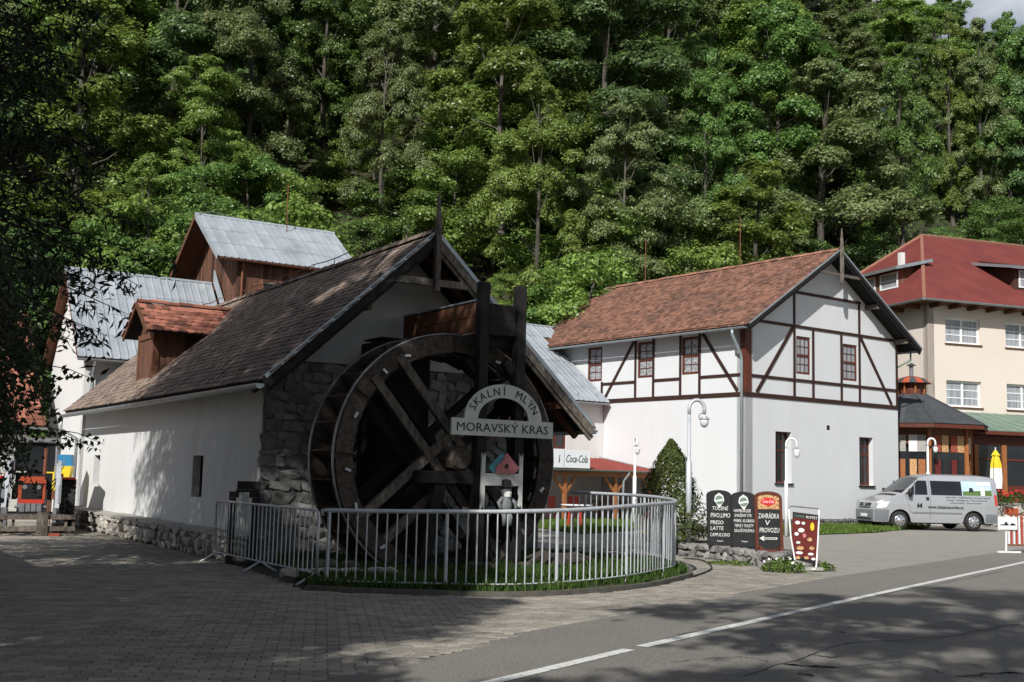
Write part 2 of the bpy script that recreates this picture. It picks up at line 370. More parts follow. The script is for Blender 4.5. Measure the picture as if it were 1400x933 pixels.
# painted line
lp = [G(px, py) for px, py in ((640, 940), (700, 926), (860, 888), (1085, 837), (1240, 803), (1400, 769))]
lp = [lp[0] + (lp[0] - lp[1]).normalized() * 6] + lp + [lp[-1] + (lp[-1] - lp[-2]).normalized() * 45]
def strip(pts, wd, z, name, m, gaps=()):
    mb = MB()
    for k, (a, b) in enumerate(zip(pts, pts[1:])):
        if k in gaps: continue
        d = (b - a).normalized(); s_ = Vector((-d.y, d.x, 0)) * wd / 2
        mb.face([(*(a - s_)[:2], z), (*(b - s_)[:2], z), (*(b + s_)[:2], z), (*(a + s_)[:2], z)])
    return struct(mb.build(name, m))
gp = lp[3] + (lp[4] - lp[3]).normalized() * .25
strip(lp[:4], .13, .001, 'road_marking', 'road_paint'); strip([lp[3] + (gp - lp[3])] + lp[4:], .13, .001, 'road_marking', 'road_paint')
rr = random.Random(3)
def crack(pts, wd, name='road_crack'):
    P = []
    for a, b in zip(pts, pts[1:]):
        for k in range(7):
            q = a.lerp(b, k / 7); P.append(q + Vector((rr.uniform(-.05, .05), rr.uniform(-.05, .05), 0)))
    mb = MB()
    for k in range(len(P) - 1):
        d = (P[k + 1] - P[k]).normalized(); s_ = Vector((-d.y, d.x, 0)); w0 = wd * rr.uniform(.3, 1); w1 = wd * rr.uniform(.3, 1)
        mb.face([(*(P[k] - s_ * w0)[:2], .0005), (*(P[k + 1] - s_ * w1)[:2], .0005), (*(P[k + 1] + s_ * w1)[:2], .0005), (*(P[k] + s_ * w0)[:2], .0005)])
    struct(mb.build(name, 'crack'))
for pts, wd in ((((1075, 908), (1110, 911), (1145, 912)), .05), (((1100, 895), (1150, 900)), .02), (((1050, 882), (1085, 883)), .015), (((1310, 925), (1370, 919), (1400, 921)), .03), (((1140, 863), (1165, 866)), .02), (((1090, 922), (1120, 924)), .025), (((920, 905), (1010, 898), (1075, 908)), .008), (((1145, 912), (1230, 905), (1310, 925)), .008)):
    crack([G(*p) for p in pts], wd)

def rpatch(pts, name='asphalt_patch'):
    P = [G(*p) for p in pts]; out = []
    for a, b in zip(P, P[1:] + P[:1]):
        for k in range(5): q = a.lerp(b, k / 5); out.append((q.x + rr.uniform(-.03, .03), q.y + rr.uniform(-.06, .06)))
    sheet(name, out, -.0018, 'asphalt_patch')
for pts in (((1180, 868), (1330, 845), (1380, 856), (1240, 882)),): rpatch(pts)
for pts in (((930, 868), (1060, 845), (1210, 812), (1390, 778)), ((1020, 925), (1150, 880), (1300, 870), (1400, 850))): crack([G(*p) for p in pts], .012)
# ------------------------------------------------------------------ railing line and island
# (pixel x, foot y, rail-top y)
FENCE = [(437, 800, 698), (500, 803, 699), (595, 806, 699.5), (700, 808, 699.5), (787, 804, 697), (860, 797, 692), (905, 788, 688.5)]
fp = []
for px, py, pt in FENCE:
    g = G(px, py, .05); d = ray(px, pt); fp.append((g.x, g.y, EYE + d.z * g.y / d.y))
fp += [(2.80, 19.9, 1.23), (2.93, 20.7, 1.25), (2.88, 21.6, 1.27), (2.62, 22.5, 1.29), (2.1, 23.3, 1.30), (1.3, 23.95, 1.31)]
def catmull(P, n):
    P = [Vector(p) for p in P]; P = [2 * P[0] - P[1]] + P + [2 * P[-1] - P[-2]]; out = []
    for i in range(1, len(P) - 2):
        for k in range(n):
            t = k / n; a, b, c, d = P[i - 1:i + 3]
            out.append(.5 * ((2 * b) + (c - a) * t + (2 * a - 5 * b + 4 * c - d) * t * t + (3 * b - a - 3 * c + d) * t ** 3))
    return out + [P[-2]]
rail = catmull(fp, 12)
_c = Vector((-.4, 20, 0))
isl_in = [(p.x, p.y) for p in rail]
def grow(p, d):
    v = Vector((p[0], p[1], 0)) - _c; return ((_c + v * (1 + d / v.length)).x, (_c + v * (1 + d / v.length)).y)
isl = [grow(p, .22) for p in isl_in] + [tuple(mw(5.6, -.06)[:2]), tuple(mw(.3, -.06)[:2])]
isl_k = [grow(p, .31) for p in isl_in]
mb = MB()
for i in range(len(isl_in) - 1):
    a, b = isl[i], isl[i + 1]; c, d = isl_k[i + 1], isl_k[i]; z = .065
    mb.face([(*d, z), (*c, z), (*b, z), (*a, z)]); mb.face([(*d, -.05), (*c, -.05), (*c, z), (*d, z)])
struct(mb.build('kerb', 'kerb'))
struct(MB().face([(x, y, .055) for x, y in isl]).build('island_soil', 'soil'))
isl_poly = isl_k + [tuple(mw(5.8, 0)[:2]), tuple(mw(0, 0)[:2]), tuple(mw(-.55, 0)[:2])]

# ------------------------------------------------------------------ paved yard: single pavers, the rest joined
plaza = [tuple(p[:2]) for p in road_edge[:6]] + [(5.6, 22.6), (4.4, 25.6), (3.4, 28.5), (1.5, 29), (.6, 24.3), tuple(mw(5.8, 0)[:2]), tuple(mw(-.5, 0)[:2]), tuple(mw(-.5, 15.2)[:2]), (-17, 33), (-24, 12), (-14, 2)]
sheet('plaza', plaza, -.016, 'joint')
plaza_o = bpy.data.objects['plaza']
PW, PH, ang = .225, .118, rad(9)
ca, sa = math.cos(ang), math.sin(ang); cells = []
for j in range(-40, 300):
    for i in range(-140, 80):
        u = (i + (.5 if j % 2 else 0)) * PW; v = j * PH
        x, y = u * ca - v * sa, u * sa + v * ca
        if y < 7.2 or abs(x) > .46 * y + 1.2: continue
        if not pip((x, y), plaza) or pip((x, y), isl_poly): continue
        cells.append((y * y + x * x, x, y))
cells.sort()
piece = MB(); hx, hy, ch = PW / 2 - .005, PH / 2 - .005, .006
pv = [(-hx, -hy, -.03), (hx, -hy, -.03), (hx, hy, -.03), (-hx, hy, -.03), (-hx, -hy, -ch), (hx, -hy, -ch), (hx, hy, -ch), (-hx, hy, -ch), (-hx + ch, -hy + ch, 0), (hx - ch, -hy + ch, 0), (hx - ch, hy - ch, 0), (-hx + ch, hy - ch, 0)]
piece.V = pv; piece.F = [(0, 1, 5, 4), (1, 2, 6, 5), (2, 3, 7, 6), (3, 0, 4, 7), (4, 5, 9, 8), (5, 6, 10, 9), (6, 7, 11, 10), (7, 4, 8, 11), (8, 9, 10, 11)]
pm = piece.mesh('paver'); pm.materials.append(MATS['paver'])
def pmat(x, y): return Matrix.Translation((x, y, rr.uniform(-.003, .003))) @ Matrix.Rotation(ang + rr.uniform(-.012, .012), 4, 'Z') @ Matrix.Rotation(rr.uniform(-.012, .012), 4, 'X')
for _, x, y in cells[:300]: obj('paver', pm, None, plaza_o, M=pmat(x, y))
# the rest, joined
rest = np.array([(x, y) for _, x, y in cells[300:]]); k = len(rest)
A = ang + RNG.uniform(-.012, .012, k); Vp = np.array(pv); X = np.empty((k, 12, 3))
X[:, :, 0] = Vp[:, 0] * np.cos(A)[:, None] - Vp[:, 1] * np.sin(A)[:, None] + rest[:, 0:1]
X[:, :, 1] = Vp[:, 0] * np.sin(A)[:, None] + Vp[:, 1] * np.cos(A)[:, None] + rest[:, 1:2]
X[:, :, 2] = Vp[:, 2] + RNG.uniform(-.003, .003, k)[:, None] + Vp[:, 1] * RNG.uniform(-.012, .012, k)[:, None]
Fp = (np.array(piece.F)[None] + (np.arange(k) * 12)[:, None, None]).reshape(-1, 4)
me = bpy.data.meshes.new('paving'); me.from_pydata(X.reshape(-1, 3).tolist(), [], Fp.tolist()); me.update()
stuff(obj('paving', me, 'paver', plaza_o))
print('pavers', len(cells))

# ------------------------------------------------------------------ grass, litter
def blades(name, poly, n, h, m, label, z=0.07, lean=.5, wd=.012, keep=None):
    xs_ = [p[0] for p in poly]; ys_ = [p[1] for p in poly]; P = []
    while len(P) < n:
        x, y = random.uniform(min(xs_), max(xs_)), random.uniform(min(ys_), max(ys_))
        if pip((x, y), poly) and (keep is None or keep(x, y)): P.append((x, y))
    P = np.array(P); H = h * RNG.uniform(.4, 1.3, n) ** 1.3; A = RNG.uniform(0, 6.283, n); B = RNG.uniform(0, 6.283, n); LN = RNG.uniform(.1, lean, n) * H
    V = np.empty((n, 4, 3)); wv = wd * RNG.uniform(.7, 1.5, n)
    dx, dy = np.cos(A) * wv, np.sin(A) * wv
    V[:, 0, 0] = P[:, 0] - dx; V[:, 0, 1] = P[:, 1] - dy; V[:, 0, 2] = z - .01
    V[:, 1, 0] = P[:, 0] + dx; V[:, 1, 1] = P[:, 1] + dy; V[:, 1, 2] = z - .01
    V[:, 2, 0] = P[:, 0] + dx * .7 + np.cos(B) * LN * .4; V[:, 2, 1] = P[:, 1] + dy * .7 + np.sin(B) * LN * .4; V[:, 2, 2] = z + H * .65
    V[:, 3, 0] = P[:, 0] + np.cos(B) * LN; V[:, 3, 1] = P[:, 1] + np.sin(B) * LN; V[:, 3, 2] = z + H
    return stuff(obj(name, quads_mesh(name, V.reshape(-1, 3)), m), label, 'grass')
_nz = lambda x, y: math.sin(x * 2.1 + 1) + math.sin(y * 1.7 + x) + random.uniform(-1.2, 1.2) > -.9
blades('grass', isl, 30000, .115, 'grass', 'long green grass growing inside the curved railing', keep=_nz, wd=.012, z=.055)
lawn = [tuple(hw(-.05, 4.2)[:2]), tuple(hw(-5, 4.6)[:2]), (-.2, 40.5), (2.2, 34.5), (4.6, 38.5)]
sheet('lawn', lawn, .0, 'turf')
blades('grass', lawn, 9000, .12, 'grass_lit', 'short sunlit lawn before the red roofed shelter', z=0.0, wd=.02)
verge = [tuple(hw(-.3, -.25)[:2]), tuple(hw(9.4, -.25)[:2]), tuple(hw(9.2, -1.5)[:2]), (14.2, 43.2), (12.8, 40.9), (9.7, 37.6), (8.2, 37.0), (6.2, 38.2)]
sheet('verge', verge, .005, 'turf')
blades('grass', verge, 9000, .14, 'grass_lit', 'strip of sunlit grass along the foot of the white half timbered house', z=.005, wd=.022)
# fallen leaves and weeds at the wall foot
V = []
def flat_leaf(x, y, z, s_, rr=rr):
    a = rr.uniform(0, 6.28); t = rr.uniform(-.4, .4)
    for du, dv in ((-1, 0), (0, -.45), (1, 0), (0, .45)):
        V.append((x + (du * math.cos(a) - dv * math.sin(a)) * s_, y + (du * math.sin(a) + dv * math.cos(a)) * s_, z + abs(dv) * s_ * t + .004))
for k in range(420):
    a_ = rr.uniform(6, 14.5); p = mw(-.5 - abs(rr.gauss(.1, .35)), a_); flat_leaf(p.x, p.y, .008, rr.uniform(.02, .045))
for k in range(160):
    p = G(rr.uniform(0, 700), rr.uniform(770, 925)); flat_leaf(p.x, p.y, .008, rr.uniform(.012, .03))
stuff(obj('leaf_litter', quads_mesh('leaf_litter', np.array(V)), 'litter'), 'dry fallen leaves scattered on the paving along the wall foot', 'leaves')
# ------------------------------------------------------------------ building helpers
def wall_grid(mb, u0, u1, z0, z1, holes, f, t=.35):
    us = sorted({u0, u1, *[h[0] for h in holes], *[h[1] for h in holes]}); zs = sorted({z0, z1, *[h[2] for h in holes], *[h[3] for h in holes]})
    inh = lambda u, z: any(h[0] < u < h[1] and h[2] < z < h[3] for h in holes)
    for a, b in zip(us, us[1:]):
        for c, d in zip(zs, zs[1:]):
            if inh((a + b) / 2, (c + d) / 2): continue
            mb.face([f(a, c, 0), f(b, c, 0), f(b, d, 0), f(a, d, 0)]); mb.face([f(a, c, t), f(a, d, t), f(b, d, t), f(b, c, t)])
    for h in holes:
        c = [(h[0], h[2]), (h[1], h[2]), (h[1], h[3]), (h[0], h[3])]
        for p, q in zip(c, c[1:] + c[:1]): mb.face([f(*p, 0), f(*p, t), f(*q, t), f(*q, 0)])
    c = [(u0, z0), (u1, z0), (u1, z1), (u0, z1)]
    for p, q in zip(c, c[1:] + c[:1]): mb.face([f(*p, 0), f(*q, 0), f(*q, t), f(*p, t)])
    return mb
LEFT = lambda x0=0: (lambda u, z, w_: (x0 + w_, u, z))       # a wall facing -x, u runs along y
FRONT = lambda y0=0: (lambda u, z, w_: (u, y0 + w_, z))      # a wall facing -y, u runs along x
def ML(y, z, x=0): return Matrix(((0, 1, 0, x), (-1, 0, 0, y), (0, 0, 1, z), (0, 0, 0, 1)))
def MFr(x, z, y=0): return Matrix.Translation((x, y, z))
def window(parent, M, wd, h, m='wood_red', pane='glass_dark', rec=.1, fw=.07, cols=2, rows=2, bars=(1, 2), sill=None, mid=None, bw=.02, lintel=None):
    """M: centre foot of the opening on the outer face, x right, y into the wall, z up"""
    mb = MB(); y0, y1 = rec, rec + .06
    mb.box(-wd / 2, -wd / 2 + fw, y0, y1, 0, h).box(wd / 2 - fw, wd / 2, y0, y1, 0, h).box(-wd / 2 + fw, wd / 2 - fw, y0, y1, 0, fw).box(-wd / 2 + fw, wd / 2 - fw, y0, y1, h - fw, h)
    if cols == 2: mb.box(-fw / 2, fw / 2, y0 - .01, y1 - .004, fw, h - fw)
    zt = [mid] if mid else [h * k / rows for k in range(1, rows)]
    for z in zt: mb.box(-wd / 2 + fw, wd / 2 - fw, y0 - .006, y1 - .002, z - fw * .5, z + fw * .5)
    w_ = obj('window', mb.mesh('window'), m, parent); w_.matrix_basis = M
    xs_ = [-wd / 2 + fw * .5] + ([0] if cols == 2 else []) + [wd / 2 - fw * .5]; zs_ = [fw * .5] + zt + [h - fw * .5]
    for a, b in zip(xs_, xs_[1:]):
        for c, d in zip(zs_, zs_[1:]):
            p = MB().box(a, b, y0 + .03, y0 + .036, c, d).build('pane', pane, w_)
            g = MB(); nb, nr = bars
            for k in range(1, nb + 1): x = a + (b - a) * k / (nb + 1); g.box(x - bw / 2, x + bw / 2, y0 + .012, y0 + .028, c, d)
            for k in range(1, nr + 1): z = c + (d - c) * k / (nr + 1); g.box(a, b, y0 + .010, y0 + .026, z - bw / 2, z + bw / 2)
            if g.F: g.build('glazing_bar', m, w_)
    if sill: MB().box(-wd / 2 - .06, wd / 2 + .06, -.07, rec + .02, -.06, -.004).build('sill', sill, w_)
    return w_
def tile_piece(w_=.176, L=.3, t=.014, round_=True):
    h = w_ / 2 - .003; poly = [(-h, .055), (-h * .72, .018), (0, 0), (h * .72, .018), (h, .055), (h, L), (-h, L)] if round_ else [(-h, 0), (h, 0), (h, L), (-h, L)]
    return MB().prism(poly, lambda u, v, ww: (u, v, ww), (0, t))
def roof_tiles(parent, P0, du, dv, lu, lv, w_, ex, m, n_single=0, keep=None, M=None, round_=True, seed=5, jit=.006, name='tile', rows_off=.5):
    P0, du, dv = Vector(P0), Vector(du).normalized(), Vector(dv).normalized(); n = du.cross(dv).normalized(); rr = random.Random(seed)
    piece = tile_piece(w_, ex * 1.75, .024, round_); tilt = Matrix.Rotation(-.085, 4, 'X'); out = []
    B = Matrix(((du.x, dv.x, n.x, 0), (du.y, dv.y, n.y, 0), (du.z, dv.z, n.z, 0), (0, 0, 0, 1)))
    for j in range(int(lv / ex)):
        for i in range(int(lu / w_) + 1):
            u = (i + .5 + (rows_off if j % 2 else 0)) * w_; v = j * ex
            if u > lu: continue
            p = P0 + du * u + dv * v
            if keep and not keep(u, v): continue
            T = Matrix.Translation(p + n * (.022 + rr.uniform(-jit, jit))) @ B @ Matrix.Rotation(rr.uniform(-.02, .02), 4, 'Z') @ tilt @ Matrix.Rotation(rr.uniform(-.03, .03), 4, 'Y')
            out.append((((M @ p) if M else p).length, T))
    out.sort(key=lambda q: q[0])
    if n_single:
        me = piece.mesh(name); me.materials.append(MATS[m])
        for _, T in out[:n_single]: obj(name, me, None, parent, M=T)
    if out[n_single:]: stuff(obj('tiling', repeat_mesh('tiling', piece, [T for _, T in out[n_single:]]), m, parent))
def gutter(parent, p0, p1, r_=.07, m='zinc', n=8, name='gutter'):
    p0, p1 = Vector(p0), Vector(p1); d = (p1 - p0).normalized(); s_ = d.cross(Vector((0, 0, 1))).normalized(); mb = MB(); th = .006
    ring = lambda p, rad_: [p + s_ * (rad_ * math.cos(a)) - Vector((0, 0, 1)) * (rad_ * math.sin(a)) for a in [math.pi * k / 8 for k in range(9)]]
    for rad_, fl in ((r_, 0), (r_ - th, 1)):
        A, B = ring(p0, rad_), ring(p1, rad_)
        for k in range(8): q = [A[k], B[k], B[k + 1], A[k + 1]]; mb.face(q[::-1] if fl else q)
    for e in (p0, p1): mb.face(ring(e, r_))
    g = mb.build(name, m, parent, smooth=False)
    jb = MB(); L = (p1 - p0).length; k = 1
    while k * .95 < L:
        q = p0 + d * (k * .95); A, B = ring(q - d * .012, r_ + .009), ring(q + d * .012, r_ + .009)
        for j in range(8): jb.face([A[j], B[j], B[j + 1], A[j + 1]])
        k += 1
    jb.build('gutter_bracket', 'steel', g)
    return g
def metal_sheets(parent, P0, du, dv, lu, lv, nu, nv, name='roof_sheet', M=None, keep=None):
    """standing-rib sheets laid in courses"""
    P0, du, dv = Vector(P0), Vector(du).normalized(), Vector(dv).normalized(); n = du.cross(dv).normalized(); su, sv = lu / nu, lv / nv
    mb = MB(); r_ = .018; pr = [(0, 0), (su * .80, 0), (su * .84, r_ * 1.6), (su * .96, r_ * 1.6), (su, 0)]
    for (a, za), (b, zb) in zip(pr, pr[1:]):
        mb.face([(a, 0, za + .012), (b, 0, zb + .012), (b, sv * 1.03, zb), (a, sv * 1.03, za)])
        mb.face([(a, 0, za - .006), (b, 0, zb - .006), (b, 0, zb + .012), (a, 0, za + .012)])
    me = mb.mesh(name); me.materials.append(MATS['metal_roof'])
    B = Matrix(((du.x, dv.x, n.x, 0), (du.y, dv.y, n.y, 0), (du.z, dv.z, n.z, 0), (0, 0, 0, 1)))
    for j in range(nv):
        for i in range(nu):
            if keep and not keep((i + .5) * su, (j + .5) * sv): continue
            obj(name, me, None, parent, M=Matrix.Translation(P0 + du * (i * su) + dv * (j * sv) + n * (.02 + random.uniform(-.003, .003))) @ B @ Matrix.Rotation(random.uniform(-.006, .006), 4, 'Y'))
def slab(mb, P, du, dv, lu, lv, t):
    P, du, dv = Vector(P), Vector(du), Vector(dv); n = du.cross(dv).normalized()
    c = [P, P + du * lu, P + du * lu + dv * lv, P + dv * lv]; i = len(mb.V)
    mb.V += [tuple(p) for p in c] + [tuple(p - n * t) for p in c]
    mb.F += [(i, i + 1, i + 2, i + 3), (i + 7, i + 6, i + 5, i + 4)] + [(i + k, i + 4 + k, i + 4 + (k + 1) % 4, i + (k + 1) % 4) for k in range(4)]
    return mb
def ridge_caps(parent, p0, p1, m='ridge', step=.34, r_=.1, drop=.02):
    p0, p1 = Vector(p0), Vector(p1); L = (p1 - p0).length; d = (p1 - p0) / L; n = int(L / step); mb = MB(); s_ = d.cross(Vector((0, 0, 1)))
    for k in range(7):
        a0, a1 = math.pi * k / 7, math.pi * (k + 1) / 7
        q = lambda a, x, rr_: (x, rr_ * math.cos(a), rr_ * math.sin(a))
        mb.face([q(a0, 0, r_), q(a0, step * 1.08, r_ * .86), q(a1, step * 1.08, r_ * .86), q(a1, 0, r_)][::-1]); mb.face([q(a0, 0, r_), q(a1, 0, r_), q(a1, 0, r_ - .02), q(a0, 0, r_ - .02)])
    me = mb.mesh('ridge_tile'); me.materials.append(MATS[m]); up = s_.cross(d)
    B = Matrix(((d.x, s_.x, up.x, 0), (d.y, s_.y, up.y, 0), (d.z, s_.z, up.z, 0), (0, 0, 0, 1)))
    for k in range(n): obj('ridge_tile', me, None, parent, M=Matrix.Translation(p0 + d * (k * step) + Vector((0, 0, random.uniform(-.012, .012) - drop))) @ B @ Matrix.Rotation(random.uniform(-.03, .03), 4, 'Z'))

# ------------------------------------------------------------------ the mill
EB, EZ, AB, AZ, RB, RZ = -.45, 3.10, 2.71, 5.99, 6.34, 2.58     # eave, apex, right eave (b, z)
LM = 14.7; OV = 1.12
mill = thing('mill_house', 'long low white mill with dark tiled roof and rubble stone gable behind the wheel', 'mill', MILL_O, MILL_R)
sL = (AZ - EZ) / (AB - EB); sR = (AZ - RZ) / (RB - AB)
zl = lambda b: EZ + (b - EB) * sL
zr_ = lambda b: AZ - (b - AB) * sR
mb = MB(); wall_grid(mb, .12, LM, 0, 3.2, [(3.38, 4.06, 1.02, 1.86), (12.25, 12.95, 1.05, 1.88)], LEFT(0), .45); mb.build('side_wall', 'plaster', mill)
GW = 5.9
mb = MB(); mb.prism([(.22, 3.58), (5.14, 3.58), (AB, AZ - .16)], FRONT(.0), (0, .4)); mb.build('gable_wall', 'plaster_grey', mill)
mb = MB(); mb.prism([(0.02, 0), (GW, 0), (GW, zr_(GW) - .12), (5.12, 3.60), (.24, 3.60), (.02, zl(.02) - .13)], FRONT(.06), (0, .38)); mb.build('stone_gable', 'mortar', mill)
mb = MB(); mb.prism([(0, 0), (GW, 0), (GW, zr_(GW) - .13), (AB, AZ - .16), (0, zl(0) - .13)], FRONT(LM - .4), (0, .4)); mb.build('gable_wall', 'plaster', mill)
MB().box(GW - .4, GW, .5, LM - .45, 0, 2.85).build('side_wall', 'plaster', mill)
n = stone_field(mill, 'stone', .03, GW - .03, 0.02, 3.56, lambda u, v: ((u, .055, v), 0), .27, .165, .085, seed=11, cap=285, M=MF, skip=lambda u, v: v > zr_(u) - .22 or v > zl(u) - .2)
print('gable stones', n)
for a_, z_ in ((3.72, 1.02), (12.6, 1.05)):
    w_ = window(mill, ML(a_, z_), .68 if a_ < 9 else .70, .84, 'black_paint', 'glass_dark', rec=.16, fw=.05, cols=1, rows=1, bars=(0, 0))
# plinth wall in front of the side wall
pl = MB().box(-.46, -.06, -.3, LM + .35, 0, .40).build('plinth', 'mortar', mill)
stone_field(pl, 'stone_pale', -.3, LM + .3, 0, .41, lambda u, v: ((-.45, u, v), rad(90)), .25, .15, .2, seed=3)
stone_field(pl, 'stone_pale', -.44, -.08, 0, .41, lambda u, v: ((u, LM + .33, v), 0), .22, .17, .2, seed=5)
cap = MB(); y = -.35; rr2 = random.Random(8)
while y < LM + .35:
    L_ = rr2.uniform(.7, 1.2); MB().box(-.53 + rr2.uniform(-.02, .02), -.012, y, min(y + L_ - .012, LM + .4), .415, .465 + rr2.uniform(-.006, .01)).build('coping_stone', 'stone_cap', pl); y += L_
# roof
dvL = Vector((AB - EB, 0, AZ - EZ)); lvL = dvL.length; dvL.normalize(); dvR = Vector((AB - RB, 0, AZ - RZ)); lvR = dvR.length; dvR.normalize()
mb = MB(); slab(mb, (EB, LM + .25, EZ), (0, -1, 0), dvL, LM + .25 + OV, lvL, .07); slab(mb, (RB, -OV, RZ), (0, 1, 0), dvR, LM + .25 + OV, lvR, .07)
roof = mb.build('roof', 'wood_black', mill)
roof_tiles(roof, (EB - .03, LM + .27, EZ - .02), (0, -1, 0), dvL, LM + .27 + OV + .02, lvL, .185, .152, 'tile_old', 280, M=MF)
roof_tiles(roof, (RB, -OV, RZ - .02), (0, 1, 0), dvR, LM + .25 + OV, lvR, .185, .152, 'tile_old', 0, M=MF, seed=9)
ridge_caps(roof, (AB, -OV, AZ + .03), (AB, LM + .25, AZ + .03), 'tile_old', .36, .11)
# rakes: two boards each side, purlin ends, soffit rafters
for s_, (b0, z0), mm in ((1, (EB, EZ), 'wood_black'), (-1, (RB, RZ), 'wood_weather')):
    MB().beam((b0, -OV - .03, z0 - .06), (AB, -OV - .03, AZ - .06), .045, .20, (0, 0, 1)).build('barge_board', mm, mill)
    MB().beam((b0, -OV + .02, z0 - .20), (AB, -OV + .02, AZ - .20), .05, .12, (0, 0, 1)).build('rafter', mm, mill)
    MB().beam((b0, -OV + .55, z0 - .155), (AB, -OV + .55, AZ - .155), .1, .12, (0, 0, 1)).build('rafter', 'wood_brown', mill)
    MB().beam((b0, -OV - .058, z0 + .055), (AB, -OV - .058, AZ + .055), .012, .07, (0, 0, 1)).build('verge_strip', 'zinc', mill)
for b_, z_ in ((.12, zl(.12) - .26), (1.45, zl(1.45) - .26), (4.1, zr_(4.1) - .26), (5.6, zr_(5.6) - .26)):
    MB().box(b_ - .07, b_ + .07, -OV + .08, .05, z_ - .08, z_ + .08).build('purlin', 'wood_brown', mill)
MB().beam((1.62, -OV + .03, 5.10), (3.92, -OV + .03, 5.10), .09, .13).build('tie_beam', 'wood_weather', mill)
fb = MB(); fb.tube([(AB, -OV - .1, 4.92), (AB, -OV - .1, 5.9), (AB, -OV - .1, 6.2), (AB, -OV - .1, 6.72)], [.068, .072, .06, .028], 4); fb.build('finial', 'wood_weather', mill)
gt = gutter(mill, (EB - .06, LM + .35, EZ - .10), (EB - .06, -OV + .02, EZ - .06), .085)
gutter(mill, (RB + .06, -OV, RZ - .03), (RB + .06, LM, RZ - .06), .085)
MB().box(EB + .02, .0, .0, LM, 3.02, 3.05).build('soffit', 'plaster_grey', mill)
MB().tube([(EB - .06, LM + .3, EZ - .16), (EB - .06, LM + .3, EZ - .5), (-.09, LM + .16, EZ - .75), (-.09, LM + .12, .5)], .045, 8).build('downpipe', 'zinc', mill, smooth=True)
# wire of the lightning conductor along the ridge
mb = MB(); pts = [(AB - .02, y_, AZ + .24 + .02 * math.sin(y_ * 3)) for y_ in np.linspace(2, LM, 20)]; mb.tube(pts, .012, 5)
for y_ in np.arange(2.4, LM, 1.15): mb.tube([(AB, y_, AZ + .05), (AB, y_, AZ + .25)], .01, 5)
mb.build('lightning_conductor', 'rust', mill)
# dormer
dz, da, db0 = 5.60, 9.0, -.10; he, ze = 1.12, 4.82
dor = MB()
dor.box(.16, .30, da - .72, da - .58, 3.55, ze + .02).box(.16, .30, da + .58, da + .72, 3.55, ze + .02).box(.16, .30, da - .58, da + .58, ze - .12, ze + .02)
dor = dor.build('dormer', 'wood_orange', mill); dor.data.materials.clear(); dor.data.materials.append(MATS['wood_brown'])
for s_ in (-1, 1):
    x = .31
    while x < 1.5:
        x1 = min(x + .16, 1.5); MB().prism([(x, zl(x) + .02), (x1 - .008, zl(x1) + .02), (x1 - .008, ze + .05), (x, ze + .05)], lambda u, v, w_, s_=s_: (u, da + s_ * .66 + w_, v), (-.02, .02)).build('plank', 'plank', dor); x = x1
MB().prism([(da - .64, ze), (da + .64, ze), (da, dz - .12)], lambda u, v, w_: (.22 + w_, u, v), (-.03, .03)).build('gable_board', 'plank', dor)
MB().box(.19, .25, da - .58, da + .58, 3.72, ze - .12).build('shutter', 'plank', dor)
dv1 = Vector((0, he, dz - ze)); l1 = dv1.length; dv1.normalize(); dv2 = Vector((0, -he, dz - ze)).normalized()
kp = lambda u, v: True
mb = MB(); slab(mb, (db0, da - he, ze), (1, 0, 0), dv1, 2.35, l1, .05); slab(mb, (2.25, da + he, ze), (-1, 0, 0), dv2, 2.35, l1, .05)
dr = mb.build('dormer_roof', 'wood_black', dor)
inroof = lambda u, v: zl(db0 + u) < ze + v * (dz - ze) / l1 + .10
roof_tiles(dr, (db0, da - he - .02, ze - .02), (1, 0, 0), dv1, 2.4, l1, .19, .175, 'tile_red', 200, keep=inroof, seed=21)
roof_tiles(dr, (db0 + 2.4, da + he + .02, ze - .02), (-1, 0, 0), dv2, 2.4, l1, .19, .175, 'tile_red', 0, keep=lambda u, v: inroof(2.4 - u, v), seed=22)
ridge_caps(dr, (db0, da, dz + .03), (2.3, da, dz + .03), 'tile_red', .34, .09)
for s_ in (-1, 1): MB().beam((db0 - .015, da + s_ * he, ze - .05), (db0 - .015, da, dz - .05), .035, .13).build('barge_board', 'wood_brown', dor)

# ------------------------------------------------------------------ water wheel
wheel = thing('water_wheel', 'huge dark wooden water wheel with clasp arms and bucket boards against the stone gable', 'water wheel', mw(2.37, -2.0), MILL_R)
WC, WR = 1.87, 2.11
def annulus(r0, r1, y0, y1, n=56, jag=0.0):
    mb = MB(); rr3 = random.Random(5)
    for k in range(n):
        a0, a1 = 2 * math.pi * k / n, 2 * math.pi * (k + 1) / n; q = lambda r_, a, y: (r_ * math.cos(a), y, WC + r_ * math.sin(a))
        mb.face([q(r0, a0, y0), q(r1, a0, y0), q(r1, a1, y0), q(r0, a1, y0)][::-1]); mb.face([q(r0, a0, y1), q(r1, a0, y1), q(r1, a1, y1), q(r0, a1, y1)])
        mb.face([q(r1, a0, y0), q(r1, a0, y1), q(r1, a1, y1), q(r1, a1, y0)][::-1]); mb.face([q(r0, a0, y0), q(r0, a0, y1), q(r0, a1, y1), q(r0, a1, y0)])
    return mb
